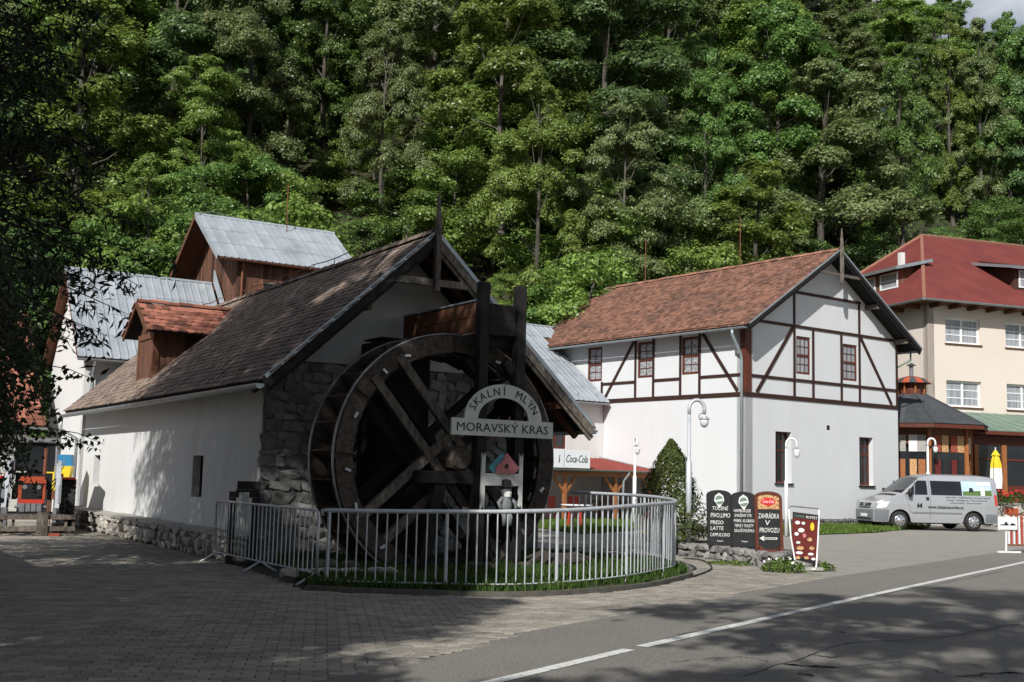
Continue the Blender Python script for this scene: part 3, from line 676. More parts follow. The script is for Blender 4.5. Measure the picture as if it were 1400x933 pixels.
for y0 in (-.53, .45):
    rim = annulus(1.81, WR, y0, y0 + .08).build('rim', 'wood_wheel', wheel)
    annulus(WR + .002, WR + .016, y0 + .004, y0 + .076).build('iron_band', 'steel', rim)
    rr3 = random.Random(17)
    for k in range(12):                                           # felloe boards nailed over the rim face
        a0 = 2 * math.pi * (k + .04) / 12; a1 = 2 * math.pi * (k + .96) / 12; poly = []; j = rr3.uniform(-.02, .02)
        for t in np.linspace(a0, a1, 7): poly.append(((2.085 + j) * math.cos(t), WC + (2.085 + j) * math.sin(t)))
        for t in np.linspace(a1, a0, 7): poly.append(((1.79 + j) * math.cos(t), WC + (1.79 + j) * math.sin(t)))
        ys = (y0 - .035, y0 - .002) if y0 < 0 else (y0 - .03, y0 - .002); MB().prism(poly, lambda u, v, w_: (u, w_, v), ys).build('felloe', 'wood_wheel', rim)
bk = MB(); bk.beam((1.74, 0, 0), (2.10, 0, -.22), .90, .03, (0, 0, 1)); bk.beam((1.755, 0, 0), (1.755, 0, .30), .90, .03, (1, 0, 0)); bm_ = bk.mesh('bucket'); bm_.materials.append(MATS['wood_wheel'])
for k in range(28):
    M = Matrix.Translation((0, .0, WC)) @ Matrix.Rotation(-2 * math.pi * (k + .3) / 28, 4, 'Y'); obj('bucket', bm_, None, wheel, M=M)
for y0 in (-.50, .40):
    for base in (rad(-49.5), rad(40.5)):
        d = Vector((math.cos(base), 0, math.sin(base))); nn = Vector((-d.z, 0, d.x))
        for s_ in (-1, 1):
            c = Vector((0, y0 - (.045 if base < 0 else .0) , WC)) + nn * (s_ * .285); L_ = 1.95
            MB().beam(c - d * L_, c + d * L_, .11, .145, (-nn.x, 0, -nn.z)).build('arm', 'wood_weather' if y0 < 0 else 'wood_black', wheel)  # rear arms blackened: the shade inside the wheel is put into their colour
ax = MB(); ax.tube([(0, -.95, WC), (0, -.9, WC), (0, 2.0, WC)], [.17, .215, .23], 10); ax.build('axle', 'wood_wheel', wheel)
for a in (22, 50, 63, 118, 133, 160, 187, 205, 230, 320, 345):
    p = Vector((math.cos(rad(a)) * 1.9, -.585, WC + math.sin(rad(a)) * 1.9)); M = Matrix.Translation(p) @ Matrix.Rotation(rad(a * 3), 4, 'Y')
    MB().box(-.05, .05, -.025, .025, -.02, .02, M).build('bolt_plate', 'galv', wheel)
# trestle that carries the axle
tr = thing('axle_trestle', 'dark timber trestle carrying the axle of the water wheel', 'trestle', mw(2.37, -2.78), MILL_R)
MB().box(-.75, .75, -.14, .14, 1.46, 1.66).build('cross_beam', 'wood_black', tr)
for s_ in (-1, 1):
    MB().beam((s_ * .62, 0, .05), (s_ * .34, 0, 1.46), .2, .2, (0, 1, 0)).build('leg', 'wood_black', tr)
MB().box(-.85, .85, -.1, .1, .08, .24).build('sill_beam', 'wood_black', tr)
# timber casing behind the wheel
cs = thing('timber_casing', 'tall black boarded timber casing between the wheel and the stone gable', 'casing', mw(2.2, -.72), MILL_R)
k = 0; x = -.50
while x < .46:
    MB().box(x, min(x + .158, .47), -.42, -.39, .0, 3.94 + .02 * (k % 3)).build('board', 'wood_black', cs); x += .166; k += 1
for s_ in (-.5, .47):
    yy = -.385
    while yy < .30: MB().box(s_ - .02, s_ + .02, yy, yy + .155, 0, 3.94).build('board', 'wood_black', cs); yy += .163
MB().box(-.52, .49, -.44, .32, 3.985, 4.01).build('cover', 'wood_black', cs)
# flume on its posts
fl = thing('mill_flume', 'weathered timber water flume above the wheel on two tall black posts', 'flume', mw(3.03, -3.0), MILL_R)
for x in (-.37, .37): MB().box(x - .085, x + .085, -.085, .085, -.05, 4.86).build('post', 'wood_black', fl)
for x in (-.40, .40):
    for z0 in (4.02, 4.285): MB().box(x - .025, x + .025, .1, 2.86, z0, z0 + .255).build('side_board', 'wood_brown' if x < 0 else 'wood_weather', fl)
MB().box(-.36, .36, .1, 2.86, 3.98, 4.015).build('floor_board', 'wood_brown', fl)
for z0 in (3.98, 4.245): MB().box(-.26, .26, -.06, -.02, z0, z0 + .255).build('end_board', 'wood_black', fl)
MB().box(-.55, .55, .12, .26, 3.80, 3.96).build('bearer', 'wood_black', fl); MB().box(-.55, .55, 2.2, 2.34, 3.80, 3.96).build('bearer', 'wood_black', fl)
for x in (-.42, .42): MB().box(x - .03, x + .03, 0.1, 2.86, 4.545, 4.575).build('capping', 'zinc', fl)
for x in (-.37, .37): MB().beam((x, .12, 3.2), (x, .9, 3.93), .1, .1).build('brace', 'wood_black', fl)

# arched name sign
def fit_w(o, wd):
    me = o.data; xs_ = [v.co.x for v in me.vertices]; k = wd / (max(xs_) - min(xs_)); mid = (max(xs_) + min(xs_)) / 2
    for v in me.vertices: v.co.x = (v.co.x - mid) * k
    return o
sg = thing('name_sign', 'grey arched wooden sign with black lettering fixed to the flume posts', 'sign', mw(3.04, -3.13), MILL_R)
MB().box(-1.0, 1.0, -.02, .02, 2.255, 2.535).build('name_board', 'sign_grey', sg)
poly = [(.76 * math.cos(t), 2.535 + .60 * math.sin(t)) for t in np.linspace(0, math.pi, 25)] + [(.50 * math.cos(t), 2.535 + .37 * math.sin(t)) for t in np.linspace(math.pi, 0, 25)]
arc = MB()
for k in range(24): arc.prism([poly[k], poly[k + 1], poly[48 - k], poly[49 - k]], XZ(), (-.018, .018))
arc.build('arch_board', 'sign_grey', sg)
fit_w(lettering('MORAVSKÝ KRAS', .205, 'black_paint', sg, 0, -.022, 2.325), 1.80)
txt = 'SKALNÍ MLÝN'; vs, fs = [], []
tms = np.linspace(rad(157), rad(23), len(txt))
for ch, t in zip(txt, tms):
    if ch == ' ': continue
    me = text_mesh(ch, .19)
    p = Vector((.63 * math.cos(t), -.022, 2.535 + .445 * math.sin(t))); tx, tz = .63 * math.sin(t), -.445 * math.cos(t); th = math.atan2(tz, tx)
    nrm = Vector((math.cos(t) / .63, 0, math.sin(t) / .445)).normalized()
    M = Matrix.Translation(p - nrm * .03) @ Matrix.Rotation(-th, 4, 'Y') @ FACE; i = len(vs)
    vs += [tuple(M @ v.co) for v in me.vertices]; fs += [tuple(i + q for q in f.vertices) for f in me.polygons]
me = bpy.data.meshes.new('lettering'); me.from_pydata(vs, [], fs); me.update(); obj('lettering', me, 'black_paint', sg)

# pale slatted frame on the posts with a doll
lf = thing('puppet_rack', 'pale wooden H shaped rack with forked uprights below the arched sign', 'rack', mw(3.03, -3.15), MILL_R)
for x in (-.37, .37):
    MB().prism([(x - .035, 1.05), (x, 1.12), (x + .035, 1.05), (x + .035, 1.98), (x, 1.90), (x - .035, 1.98)], XZ(), (-.02, .02)).build('upright', 'sign_grey', lf)
MB().box(-.335, .335, -.018, .012, 1.44, 1.64).build('cross_board', 'sign_grey', lf)
bh_ = thing('bird_house', 'tiny blue and pink gabled bird house on the pale frame', 'bird house', mw(3.03, -3.16, 1.642), MILL_R)
MB().prism([(-.14, 0), (.2, 0), (.2, .10), (.03, .26), (-.14, .10)], XZ(), (-.05, .06)).build('body', 'pink', bh_)
for s_ in (-1, 1): MB().beam((.03 + s_ * .25, 0, .04), (.03, 0, .29), .15, .025, (0, 1, 0)).build('roof', 'cloth_blue' if s_ < 0 else 'pink', bh_)
MB().tube([(.05, -.055, .12), (.05, -.047, .12)], .04, 10).build('entrance', 'black_paint', bh_)
dl = thing('puppet', 'small grey puppet in a dark brimmed hat hanging below the pale board', 'puppet', mw(3.10, -3.19, 0), MILL_R)
mb = MB(); mb.lathe([(.03, .98), (.10, 1.02), (.11, 1.12), (.075, 1.24), (.06, 1.27), (.085, 1.31), (.095, 1.37), (.07, 1.43), (.03, 1.45)], 10)
for s_ in (-1, 1):
    mb.tube([(s_ * .06, 0, 1.24), (s_ * .16, -.03, 1.16), (s_ * .15, -.08, 1.06)], [.04, .034, .028], 6); mb.tube([(s_ * .05, 0, 1.02), (s_ * .06, -.06, .92), (s_ * .06, -.05, .78)], [.05, .042, .03], 6)
mb.build('body', 'cloth_grey', dl, smooth=True)
MB().lathe([(.14, 1.42), (.14, 1.435), (.085, 1.44), (.08, 1.53), (.02, 1.55)], 12).build('hat', 'black_paint', dl)
MB().lathe([(.02, 1.22), (.06, 1.26), (.07, 1.33), (.02, 1.36)], 8, (0, -.045, 0)).build('beard', 'chalk', dl)

# small things on the island
for k, (b_, a_, r_) in enumerate(((-.05, -3.0, .10), (.35, -3.15, .09), (2.5, -3.5, .07), (3.15, -3.6, .07))):
    p = mw(b_, a_, .07 + r_); d = Vector((math.cos(1 + k), math.sin(1 + k), 0)) * .22
    tag(MB().tube([p - d, p - d * .3, p + d], [r_, r_ * 1.05, r_ * .95], 10).build('log', 'bark'), 'short cut log lying in the grass by the water wheel', 'log', 'logs by the wheel')
pv_ = [mw(b_, a_) for b_, a_ in ((-.9, -3.55), (.9, -3.75))]
for k in range(9):
    p = pv_[0].lerp(pv_[1], (k + .5) / 9); o = obj('edging_stone', STONES[k % 9].copy(), 'stone_cap'); o.location = (p.x, p.y, .12); o.scale = (.26, .2, .14); o.rotation_euler = (0, 0, MILL_R + .3 * (k % 3))
    tag(o, 'flat edging stone laid in a row at the grass before the wheel', 'stone', 'edging stones by the wheel')
rk = thing('root_stump', 'dark gnarled root stump lying in the grass beside the wheel', 'stump', mw(4.1, -3.3, .07), MILL_R)
mb = MB(); rr3 = random.Random(4); mb.lathe([(.30, 0), (.26, .12), (.20, .22), (.06, .26)], 9)
for k in range(9):
    a = k * .7; mb.tube([(0, 0, .12), (.3 * math.cos(a), .3 * math.sin(a), .14 + rr3.uniform(0, .1)), (.62 * math.cos(a + .2), .5 * math.sin(a + .2), .03 + rr3.uniform(0, .16))], [.12, .075, .02], 6)
mb.build('root', 'bark_dark', rk)
_d = ray(336, 700); st = thing('info_stand', 'small black wooden stand holding a pale panel at the mill corner', 'stand', (_d.x / _d.y * 20.25, 20.25, 0), .1)
MB().box(-.16, .23, -.05, .05, 1.26, 1.40).build('top_board', 'black_paint', st); MB().box(-.29, -.18, -.045, .045, .0, 1.22).build('post', 'black_paint', st); MB().box(-.178, .228, -.04, .03, 1.12, 1.257).build('frame', 'black_paint', st); MB().box(.10, .23, -.045, .045, 0, 1.117).build('post', 'black_paint', st)
MB().box(-.12, .05, -.055, -.03, .50, 1.21).build('panel', 'sign_grey', st)

# ------------------------------------------------------------------ railings
barm = MB().tube([(0, 0, 0), (0, 0, 1)], .0105, 6).mesh('bar'); barm.materials.append(MATS['galv'])
postm = MB().tube([(0, 0, 0), (0, 0, 1)], .024, 8).mesh('post'); postm.materials.append(MATS['galv'])
rl = thing('curved_railing', 'long grey tubular railing curving round the water wheel island', 'railing', (0, 0, 0))
MB().tube([rail[0] - Vector((0, 0, .07))] + rail, .03, 10).build('top_rail', 'galv', rl, smooth=True)
foot = [Vector((p.x, p.y, .13 + (p.z - 1.1) * .35)) for p in rail]
MB().tube(foot, .012, 6).build('bottom_rail', 'galv', rl, smooth=True)
acc = 0; step = .138; nxt = .10; plen = []; 
for k in range(len(rail) - 1):
    seg = (rail[k + 1] - rail[k]).to_2d().length
    while acc + seg > nxt:
        t = (nxt - acc) / seg; p = rail[k].lerp(rail[k + 1], t); f_ = foot[k].lerp(foot[k + 1], t)
        plen.append((p, f_)); nxt += step
    acc += seg
for k, (p, f_) in enumerate(plen):
    big = k % 12 == 0
    z0 = .06 if big else f_.z - .01
    o = obj('post' if big else 'bar', postm if big else barm, None, rl); o.location = (p.x, p.y, z0); o.scale = (1, 1, p.z - .01 - z0)
    o.rotation_euler = (random.uniform(-.006, .006), random.uniform(-.006, .006), 0)
b0, b1 = G(292, 768), G(432, 801); d = (b1 - b0); L_ = d.length
def barrier(loc, rz, L_, label, n=21, h=1.05):
    t = thing('crowd_barrier', label, 'barrier', loc, rz)
    MB().tube([(0, 0, .16), (0, 0, h - .1), (.03, 0, h - .03), (.10, 0, h), (L_ - .10, 0, h), (L_ - .03, 0, h - .03), (L_, 0, h - .1), (L_, 0, .16)], .021, 8).build('hoop_frame', 'galv', t, smooth=True)
    MB().tube([(0, 0, .17), (L_, 0, .17)], .014, 6).build('bottom_rail', 'galv', t)
    for k in range(1, n + 1):
        o = obj('bar', barm, None, t); o.location = (L_ * k / (n + 1), 0, .165); o.scale = (1, 1, h - .17)
    for x in (.12, L_ * .5, L_ - .05):
        MB().tube([(x, -.28, .012), (x, -.2, .05), (x, 0, .17), (x, .2, .05), (x, .28, .012)], .018, 6).build('foot', 'galv', t, smooth=True)
    return t
barrier(b0, math.atan2(d.y, d.x), L_, 'straight grey metal crowd barrier between the mill corner and the curved railing', 25)
# ------------------------------------------------------------------ boarded house behind the mill
wh = thing('boarded_house', 'brown boarded house with ribbed grey metal roof rising behind the mill roof', 'house', MILL_O, MILL_R)
B0, B1, A0, A1, AM, ZE, ZA = 4.7, 8.7, 15.95, 20.65, 18.3, 8.22, 10.0
MB().box(B0 + .05, B1, A0 + .05, A1 - .05, 0, 5.2).build('wall', 'plaster', wh)
zs = lambda a: ZA - .1 - abs(a - AM) * (ZA - ZE) / (AM - 15.7)
a = A0; k = 0
while a < A1:
    w_ = .17 + .03 * math.sin(k * 2.3); a1 = min(a + w_, A1); pts = [(a, 5.2), (a1 - .008, 5.2), (a1 - .008, zs(a1)), (a, zs(a))]
    if a < AM < a1: pts.insert(3, (AM, zs(AM)))
    MB().prism(pts, lambda u, v, w2: (B0 + w2, u, v), (-.012 - .006 * (k % 2), .02)).build('plank', 'plank', wh); a = a1; k += 1
x = B0 + .03
while x < B1:
    w_ = .17 + .03 * math.sin(k * 1.7); x1 = min(x + w_, B1); zt = zs(A0) + .04
    if 5.55 < x + w_ / 2 < 6.4:
        MB().box(x, x1 - .008, A0 - .012 - .006 * (k % 2), A0 + .02, 5.2, 7.0).build('plank', 'plank', wh); MB().box(x, x1 - .008, A0 - .012 - .006 * (k % 2), A0 + .02, 7.62, zt).build('plank', 'plank', wh)
    else: MB().box(x, x1 - .008, A0 - .012 - .006 * (k % 2), A0 + .02, 5.2, zt).build('plank', 'plank', wh)
    x = x1; k += 1
window(wh, MFr(5.97, 7.0, A0 - .03), .9, .62, 'wood_weather', 'glass_dark', rec=.02, fw=.05, cols=2, rows=1, bars=(0, 0))
dv1 = Vector((0, AM - 15.7, ZA - ZE)); l1 = dv1.length; dv1.normalize(); dv2 = Vector((0, -(AM - 15.7), ZA - ZE)).normalized()
mb = MB(); slab(mb, (B0 - .75, 15.7, ZE), (1, 0, 0), dv1, 4.95, l1, .06); slab(mb, (B0 + 4.2, 20.9, ZE), (-1, 0, 0), dv2, 4.95, l1, .06); wr = mb.build('roof', 'wood_brown', wh)
metal_sheets(wr, (B0 - .75, 15.66, ZE - .01), (1, 0, 0), dv1, 4.95, l1 + .04, 22, 3); metal_sheets(wr, (B0 + 4.2, 20.94, ZE - .01), (-1, 0, 0), dv2, 4.95, l1 + .04, 22, 3)
MB().tube([(B0 - .78, AM, ZA + .03), (B0 + 4.23, AM, ZA + .03)], .07, 8).build('ridge_cap', 'metal_roof', wh)
MB().beam((B0 - .77, 15.66, ZE - .02), (B0 - .77, AM, ZA - .02), .03, .16).build('barge_board', 'metal_roof', wh); MB().beam((B0 - .77, 20.94, ZE - .02), (B0 - .77, AM, ZA - .02), .03, .16).build('barge_board', 'wood_brown', wh)
gutter(wh, (B0 + 4.2, 15.62, ZE - .04), (B0 - .7, 15.62, ZE - .02), .06, 'rust')
MB().tube([(B0 + .1, 15.72, ZE - .1), (B0 + .12, 15.85, ZE - .3), (B0 + .12, 15.88, 5.4)], .04, 7).build('downpipe', 'rust', wh)
MB().tube([(7.0, 17.9, ZA - .2), (6.98, 17.9, ZA + 1.45)], .018, 5).build('lightning_rod', 'rust', wh)
mb = MB(); mb.tube([(B0 - .7, AM - .1, ZA + .06), (B0 - .2, AM, ZA + .2), (B0 + .5, AM + .05, ZA + .12), (B0 + 1.2, AM, ZA + .07)], .012, 5); mb.build('cable', 'steel', wh)
# lower wing with metal roof
wg = thing('white_wing', 'low white wing with pale ribbed metal roof beside the boarded house', 'house', MILL_O, MILL_R)
W0, W1, WA, WZ, WE, WZE = -.15, 4.5, 18.0, 7.66, 15.25, 4.72
mb = MB(); wall_grid(mb, W0 + .3, W1, 0, WZE - .05, [], FRONT(15.55), .3); mb.build('front_wall', 'plaster', wg)
MB().prism([(15.56, 0), (20.4, 0), (20.4, WZE), (WA, WZ - .15), (15.56, WZE - .06)], lambda u, v, w2: (W0 + .3 + w2, u, v), (-.02, .3)).build('gable_wall', 'plaster', wg)
dv1 = Vector((0, WA - WE, WZ - WZE)); l1 = dv1.length; dv1.normalize(); dv2 = Vector((0, -(WA - WE), WZ - WZE)).normalized()
mb = MB(); slab(mb, (W0, WE, WZE), (1, 0, 0), dv1, W1 - W0, l1, .06); slab(mb, (W1, 2 * WA - WE, WZE), (-1, 0, 0), dv2, W1 - W0, l1, .06); wr = mb.build('roof', 'wood_brown', wg)
metal_sheets(wr, (W0, WE - .03, WZE - .01), (1, 0, 0), dv1, W1 - W0, l1, 19, 4); metal_sheets(wr, (W1, 2 * WA - WE + .03, WZE - .01), (-1, 0, 0), dv2, W1 - W0, l1, 19, 4)
MB().tube([(W0, WA, WZ + .03), (W1, WA, WZ + .03)], .07, 8).build('ridge_cap', 'metal_roof', wg)
MB().prism([(15.45, 5.25), (17.9, 7.75), (17.9, 8.15), (15.45, 5.65)], lambda u, v, w2: (4.55 + w2, u, v), (-.02, .02)).build('flashing', 'metal_roof', wg)
gutter(wg, (W1, WE - .08, WZE - .05), (W0, WE - .08, WZE - .04), .07)
MB().tube([(W0 + .5, WE - .08, WZE - .1), (W0 + .5, 15.4, WZE - .5), (W0 + .5, 15.46, 0)], .05, 8).build('downpipe', 'zinc', wg)
# red tiled house at the left
rh = thing('red_tiled_house', 'low house with bright red tiled roof and grey garage front behind the tractor', 'house', mw(-12.2, 18.2), MILL_R)
mb = MB(); wall_grid(mb, 0, 11.4, 0, 3.0, [(6.2, 9.4, 0, 2.4), (2, 3.2, 1.0, 2.1)], FRONT(0), .3); mb.build('front_wall', 'plaster_grey', rh)
MB().box(6.2, 9.4, .18, .24, 0, 2.4).build('garage_door', 'concrete', rh)
window(rh, MFr(2.6, 1.0), 1.2, 1.1, 'white_paint', 'glass_dark')
MB().prism([(0.05, 0), (7.5, 0), (7.5, 2.9), (3.8, 6.3), (.05, 2.95)], lambda u, v, w2: (11.4 - w2, u, v), (-.002, .3)).build('gable_wall', 'plaster', rh)
dv1 = Vector((0, 4.4, 3.75)); l1 = dv1.length; dv1.normalize(); dv2 = Vector((0, -4.4, 3.75)).normalized()
mb = MB(); slab(mb, (-.3, -.55, 2.75), (1, 0, 0), dv1, 12.1, l1, .06); slab(mb, (11.8, 8.25, 2.75), (-1, 0, 0), dv2, 12.1, l1, .06); wr = mb.build('roof', 'wood_brown', rh)
roof_tiles(wr, (-.3, -.58, 2.73), (1, 0, 0), dv1, 12.1, l1, .24, .30, 'tile_red', 0, round_=False, seed=31, rows_off=0)
ridge_caps(wr, (-.3, 3.85, 6.55), (11.8, 3.85, 6.55), 'tile_red', .4, .11)
gutter(rh, (11.8, -.62, 2.7), (-.3, -.62, 2.72), .07)

# ------------------------------------------------------------------ half-timbered house
h2 = thing('half_timbered_house', 'white two storey house with dark red half timbering and brown tiled roof', 'house', H2_O, H2_R)
HW, HL = 9.25, 12.9; EB2, EZ2, AB2, AZ2 = -.65, 7.22, 4.6, 10.64; RB2 = 9.85
s2 = (AZ2 - EZ2) / (AB2 - EB2); zl2 = lambda b: EZ2 + (b - EB2) * s2; zr2 = lambda b: AZ2 - (b - AB2) * s2
upL = [(8.36, 7.25, 5.60), (5.27, 7.25, 5.60), (2.78, 7.25, 5.62)]
mb = MB(); wall_grid(mb, 0, HL, 0, 7.45, [(a - .46, a + .46, 5.66, 7.12) for a, _, _ in upL], LEFT(0), .4); mb.build('side_wall', 'plaster_fresh', h2)
gw = [(1.66, 2.56, 1.60, 3.51), (6.68, 7.56, 1.59, 3.50), (2.86, 3.70, 5.75, 7.2), (5.68, 6.60, 5.70, 7.15)]
mb = MB(); wall_grid(mb, 0, HW, 0, 7.45, gw, FRONT(0), .4); mb.build('front_wall', 'plaster_fresh', h2)
mb = MB(); mb.prism([(0, 7.45), (HW, 7.45), (HW, zr2(HW) - .1), (AB2, AZ2 - .12), (0, zl2(0) - .1)], FRONT(0), (0, .4)); mb.build('gable_wall', 'plaster_fresh', h2)
MB().box(HW - .3, HW, .4, HL, 0, 7.45).build('side_wall', 'plaster_fresh', h2); MB().box(.4, HW - .3, HL - .3, HL, 0, 7.45).build('back_wall', 'plaster_fresh', h2)
# half-timbering on the front
P_ = -.028; tw_ = .108
def tf(x0, z0, x1, z1, w_=tw_): MB().beam((x0, -.012, z0), (x1, -.012, z1), .045, w_, (0, 0, 1) if abs(x1 - x0) > .01 else (1, 0, 0)).build('timber', 'wood_frame', h2)
def tl(a0, z0, a1, z1, w_=tw_): MB().beam((-.012, a0, z0), (-.012, a1, z1), .045, w_, (0, 0, 1) if abs(a1 - a0) > .01 else (0, 1, 0)).build('timber', 'wood_frame', h2)
tf(-.03, 4.80, HW, 4.80, .16)
for a, b in ((.02, 2.66), (3.9, 5.5), (6.78, HW)): tf(a, 5.50, b, 5.50)
tf(2.8, 5.50, 3.77, 5.50); tf(5.63, 5.50, 6.66, 5.50)
tf(.62, 7.56, 9.0, 7.56); tf(2.66, 8.88, 6.82, 8.88)
for x in (2.73, 6.72): tf(x, 4.89, x, 7.49); tf(x, 7.63, x, 8.81)
for x in (3.84, 5.57): tf(x, 4.89, x, 7.49)
tf(2.64, 7.48, .6, 4.90, .14); tf(6.80, 7.48, 8.82, 4.90, .14)
MB().box(-.035, .30, -.035, -.003, 4.885, 7.2).build('corner_post', 'wood_red', h2); MB().box(-.035, -.003, -.003, .22, 4.885, 7.2).build('corner_post', 'wood_red', h2); tf(HW - .06, 4.89, HW - .06, 7.4, .12)
# on the side
tl(-.03, 4.80, 7.65, 4.80, .16)
for a, b in ((.05, 2.22), (3.36, 4.74), (5.9, 7.85)): tl(a, 5.52, b, 5.52)
for a in (2.28, 3.30, 4.80, 5.84, 7.88): tl(a, 4.89, a, 5.62 if a > 7 else 7.2)
tl(2.12, 7.18, .36, 4.92, .13); tl(5.94, 7.18, 7.66, 4.95, .13)
for a, _, z in upL: window(h2, ML(a, 5.66), .92, 1.46, 'wood_red', 'lace', rec=.03, fw=.10, cols=1, rows=2, bars=(1, 1), bw=.025)
for b, z in ((3.28, 5.75), (6.14, 5.70)): window(h2, MFr(b, z), .84 if b < 5 else .92, 1.45, 'wood_red', 'curtain', rec=.04, fw=.09, cols=1, rows=2, bars=(2, 1), bw=.025)
for b, z in ((2.11, 1.60), (7.12, 1.59)): window(h2, MFr(b, z), .9 if b < 5 else .88, 1.91, 'wood_red', 'glass_dark', rec=.2, fw=.07, cols=1, rows=2, mid=1.22, bars=(2, 1), sill='wood_black', bw=.03)
# things standing in the lower window
mb = MB().box(4.65, 4.83, -.004, .06, 3.69, 3.87); mb.build('vent', 'black_paint', h2)
# roof with a hipped far end
dvL = Vector((AB2 - EB2, 0, AZ2 - EZ2)); lv2 = dvL.length; dvL.normalize(); dvR = Vector((-dvL.x, 0, dvL.z)); OV2 = .72; RE = 10.4
mb = MB(); slab(mb, (EB2, HL + .1, EZ2), (0, -1, 0), dvL, HL + .1 + OV2, lv2, .07); slab(mb, (RB2, -OV2, EZ2), (0, 1, 0), dvR, HL + .1 + OV2, lv2, .07); r2 = mb.build('roof', 'wood_black', h2)
roof_tiles(r2, (EB2 - .03, HL + .1, EZ2 - .02), (0, -1, 0), dvL, HL + .1 + OV2, lv2, .19, .158, 'tile_brown', 0, seed=41, jit=.009)
roof_tiles(r2, (RB2 + .03, -OV2, EZ2 - .02), (0, 1, 0), dvR, HL + .1 + OV2, lv2, .19, .158, 'tile_brown', 0, seed=42, jit=.009)
ridge_caps(r2, (AB2, -OV2, AZ2 + .03), (AB2, HL + .1, AZ2 + .03), 'tile_brown', .38, .11)
for b0 in (EB2, RB2):
    MB().beam((b0, -OV2 - .02, EZ2 - .05), (AB2, -OV2 - .02, AZ2 - .05), .05, .17).build('barge_board', 'wood_black', h2)
    MB().beam((b0, -OV2 + .04, EZ2 - .17), (AB2, -OV2 + .04, AZ2 - .17), .06, .12).build('rafter', 'wood_black', h2)
    MB().beam((b0, -OV2 - .05, EZ2 + .045), (AB2, -OV2 - .05, AZ2 + .045), .012, .06).build('verge_strip', 'zinc', h2)
for b in (.1, 2.0, 7.2, 9.1): z = (zl2(b) if b < AB2 else zr2(b)) - .21; MB().box(b - .09, b + .09, -OV2 + .09, .02, z - .09, z + .09).build('purlin', 'wood_weather', h2)
MB().beam((3.35, -OV2 + .02, 9.68), (5.85, -OV2 + .02, 9.68), .07, .11).build('tie_beam', 'wood_weather', h2)
MB().tube([(AB2, -OV2 - .09, 9.34), (AB2, -OV2 - .09, 9.48), (AB2, -OV2 - .09, 10.5), (AB2, -OV2 - .09, 10.9), (AB2, -OV2 - .09, 11.5)], [.05, .085, .085, .07, .02], 6).build('finial', 'wood_weather', h2)
MB().box(EB2 + .02, 0, .0, HL, 7.30, 7.33).build('soffit', 'wood_brown', h2)
gutter(h2, (EB2 - .06, 10.7, EZ2 - .06), (EB2 - .06, -OV2 + .1, EZ2 - .05), .08); gutter(h2, (RB2 + .06, -OV2 + .1, EZ2 - .05), (RB2 + .06, HL, EZ2 - .06), .08)
MB().tube([(EB2 - .06, .0, EZ2 - .12), (EB2 - .06, .0, EZ2 - .3), (-.16, .08, EZ2 - .95), (-.11, .08, EZ2 - 1.2), (-.11, .08, .05)], .055, 8).build('downpipe', 'zinc', h2, smooth=True)
MB().tube([(RB2 + .02, -OV2 + .5, EZ2 - .12), (RB2 + .02, -OV2 + .5, EZ2 - .42), (HW + .1, .1, EZ2 - .75)], .04, 8).build('downpipe', 'copper_green', h2, smooth=True)
for a, h in ((4.4, 2.15), (10.2, 2.0)): MB().tube([(AB2, a, AZ2), (AB2, a, AZ2 + h)], .02, 5).build('lightning_rod', 'rust', h2)
MB().box(.1, HW - .02, -.09, .0, 0, .28).build('plinth', 'mortar', h2)
Ms = []; rr3 = random.Random(2)
for i in range(60):
    Ms.append(Matrix.Translation((.1 + i * .152, -.09, rr3.uniform(.05, .10))) @ Matrix.Diagonal((rr3.uniform(.12, .2), .12, rr3.uniform(.12, .2), 1))); Ms.append(Matrix.Translation((.15 + i * .152, -.085, rr3.uniform(.19, .25))) @ Matrix.Diagonal((rr3.uniform(.12, .2), .1, rr3.uniform(.1, .16), 1)))
sp = MB(); sp.V = [tuple(v.co) for v in STONES[0].vertices]; sp.F = [tuple(p.vertices) for p in STONES[0].polygons]
stuff(obj('plinth_stones', repeat_mesh('plinth_stones', sp, Ms), 'stone', h2))

# ------------------------------------------------------------------ link building with metal roof, shelter
lk = thing('link_building', 'white connecting building with ribbed metal roof between mill and half timbered house', 'house', H2_O, H2_R)
mb = MB(); wall_grid(mb, -9.5, -.02, 0, 4.75, [(-3.1, -2.0, 2.75, 4.0)], FRONT(7.75), .35); mb.build('front_wall', 'plaster', lk)
window(lk, MFr(-2.55, 2.75, 7.75), 1.1, 1.25, 'wood_red', 'glass_dark', rec=.06, fw=.09, cols=2, rows=1, bars=(0, 1))
dv1 = Vector((0, 12.4 - 7.35, 8.35 - 4.72)); l1 = dv1.length; dv1.normalize()
mb = MB(); slab(mb, (-9.6, 7.35, 4.72), (1, 0, 0), dv1, 11.2, l1, .06); slab(mb, (1.6, 17.4, 4.72), (-1, 0, 0), Vector((0, -dv1.y, dv1.z)), 11.2, .05, .06); wr = mb.build('roof', 'wood_brown', lk)
slope_out = lambda u, v: True
def lk_keep(u, v):                                                # stop where the roof runs into the taller house
    b, z = -9.6 + u, 4.72 + v * dv1.z; return b < -.1 if z < 7.0 else b < (z - EZ2) / s2 + EB2 + .05
metal_sheets(wr, (-9.6, 7.30, 4.71), (1, 0, 0), dv1, 11.2, l1 + .04, 40, 6, keep=lk_keep)
lkr = wr.data; 
MB().tube([(-9.6, 12.4, 8.39), (1.2, 12.4, 8.39)], .07, 8).build('ridge_cap', 'metal_roof', lk)
MB().beam((.35, 11.4, 7.66), (1.35, 12.35, 8.42), .22, .02).build('flashing', 'metal_roof', lk)
gutter(lk, (-.12, 7.27, 4.68), (-9.5, 7.27, 4.66), .07)
mb = MB()
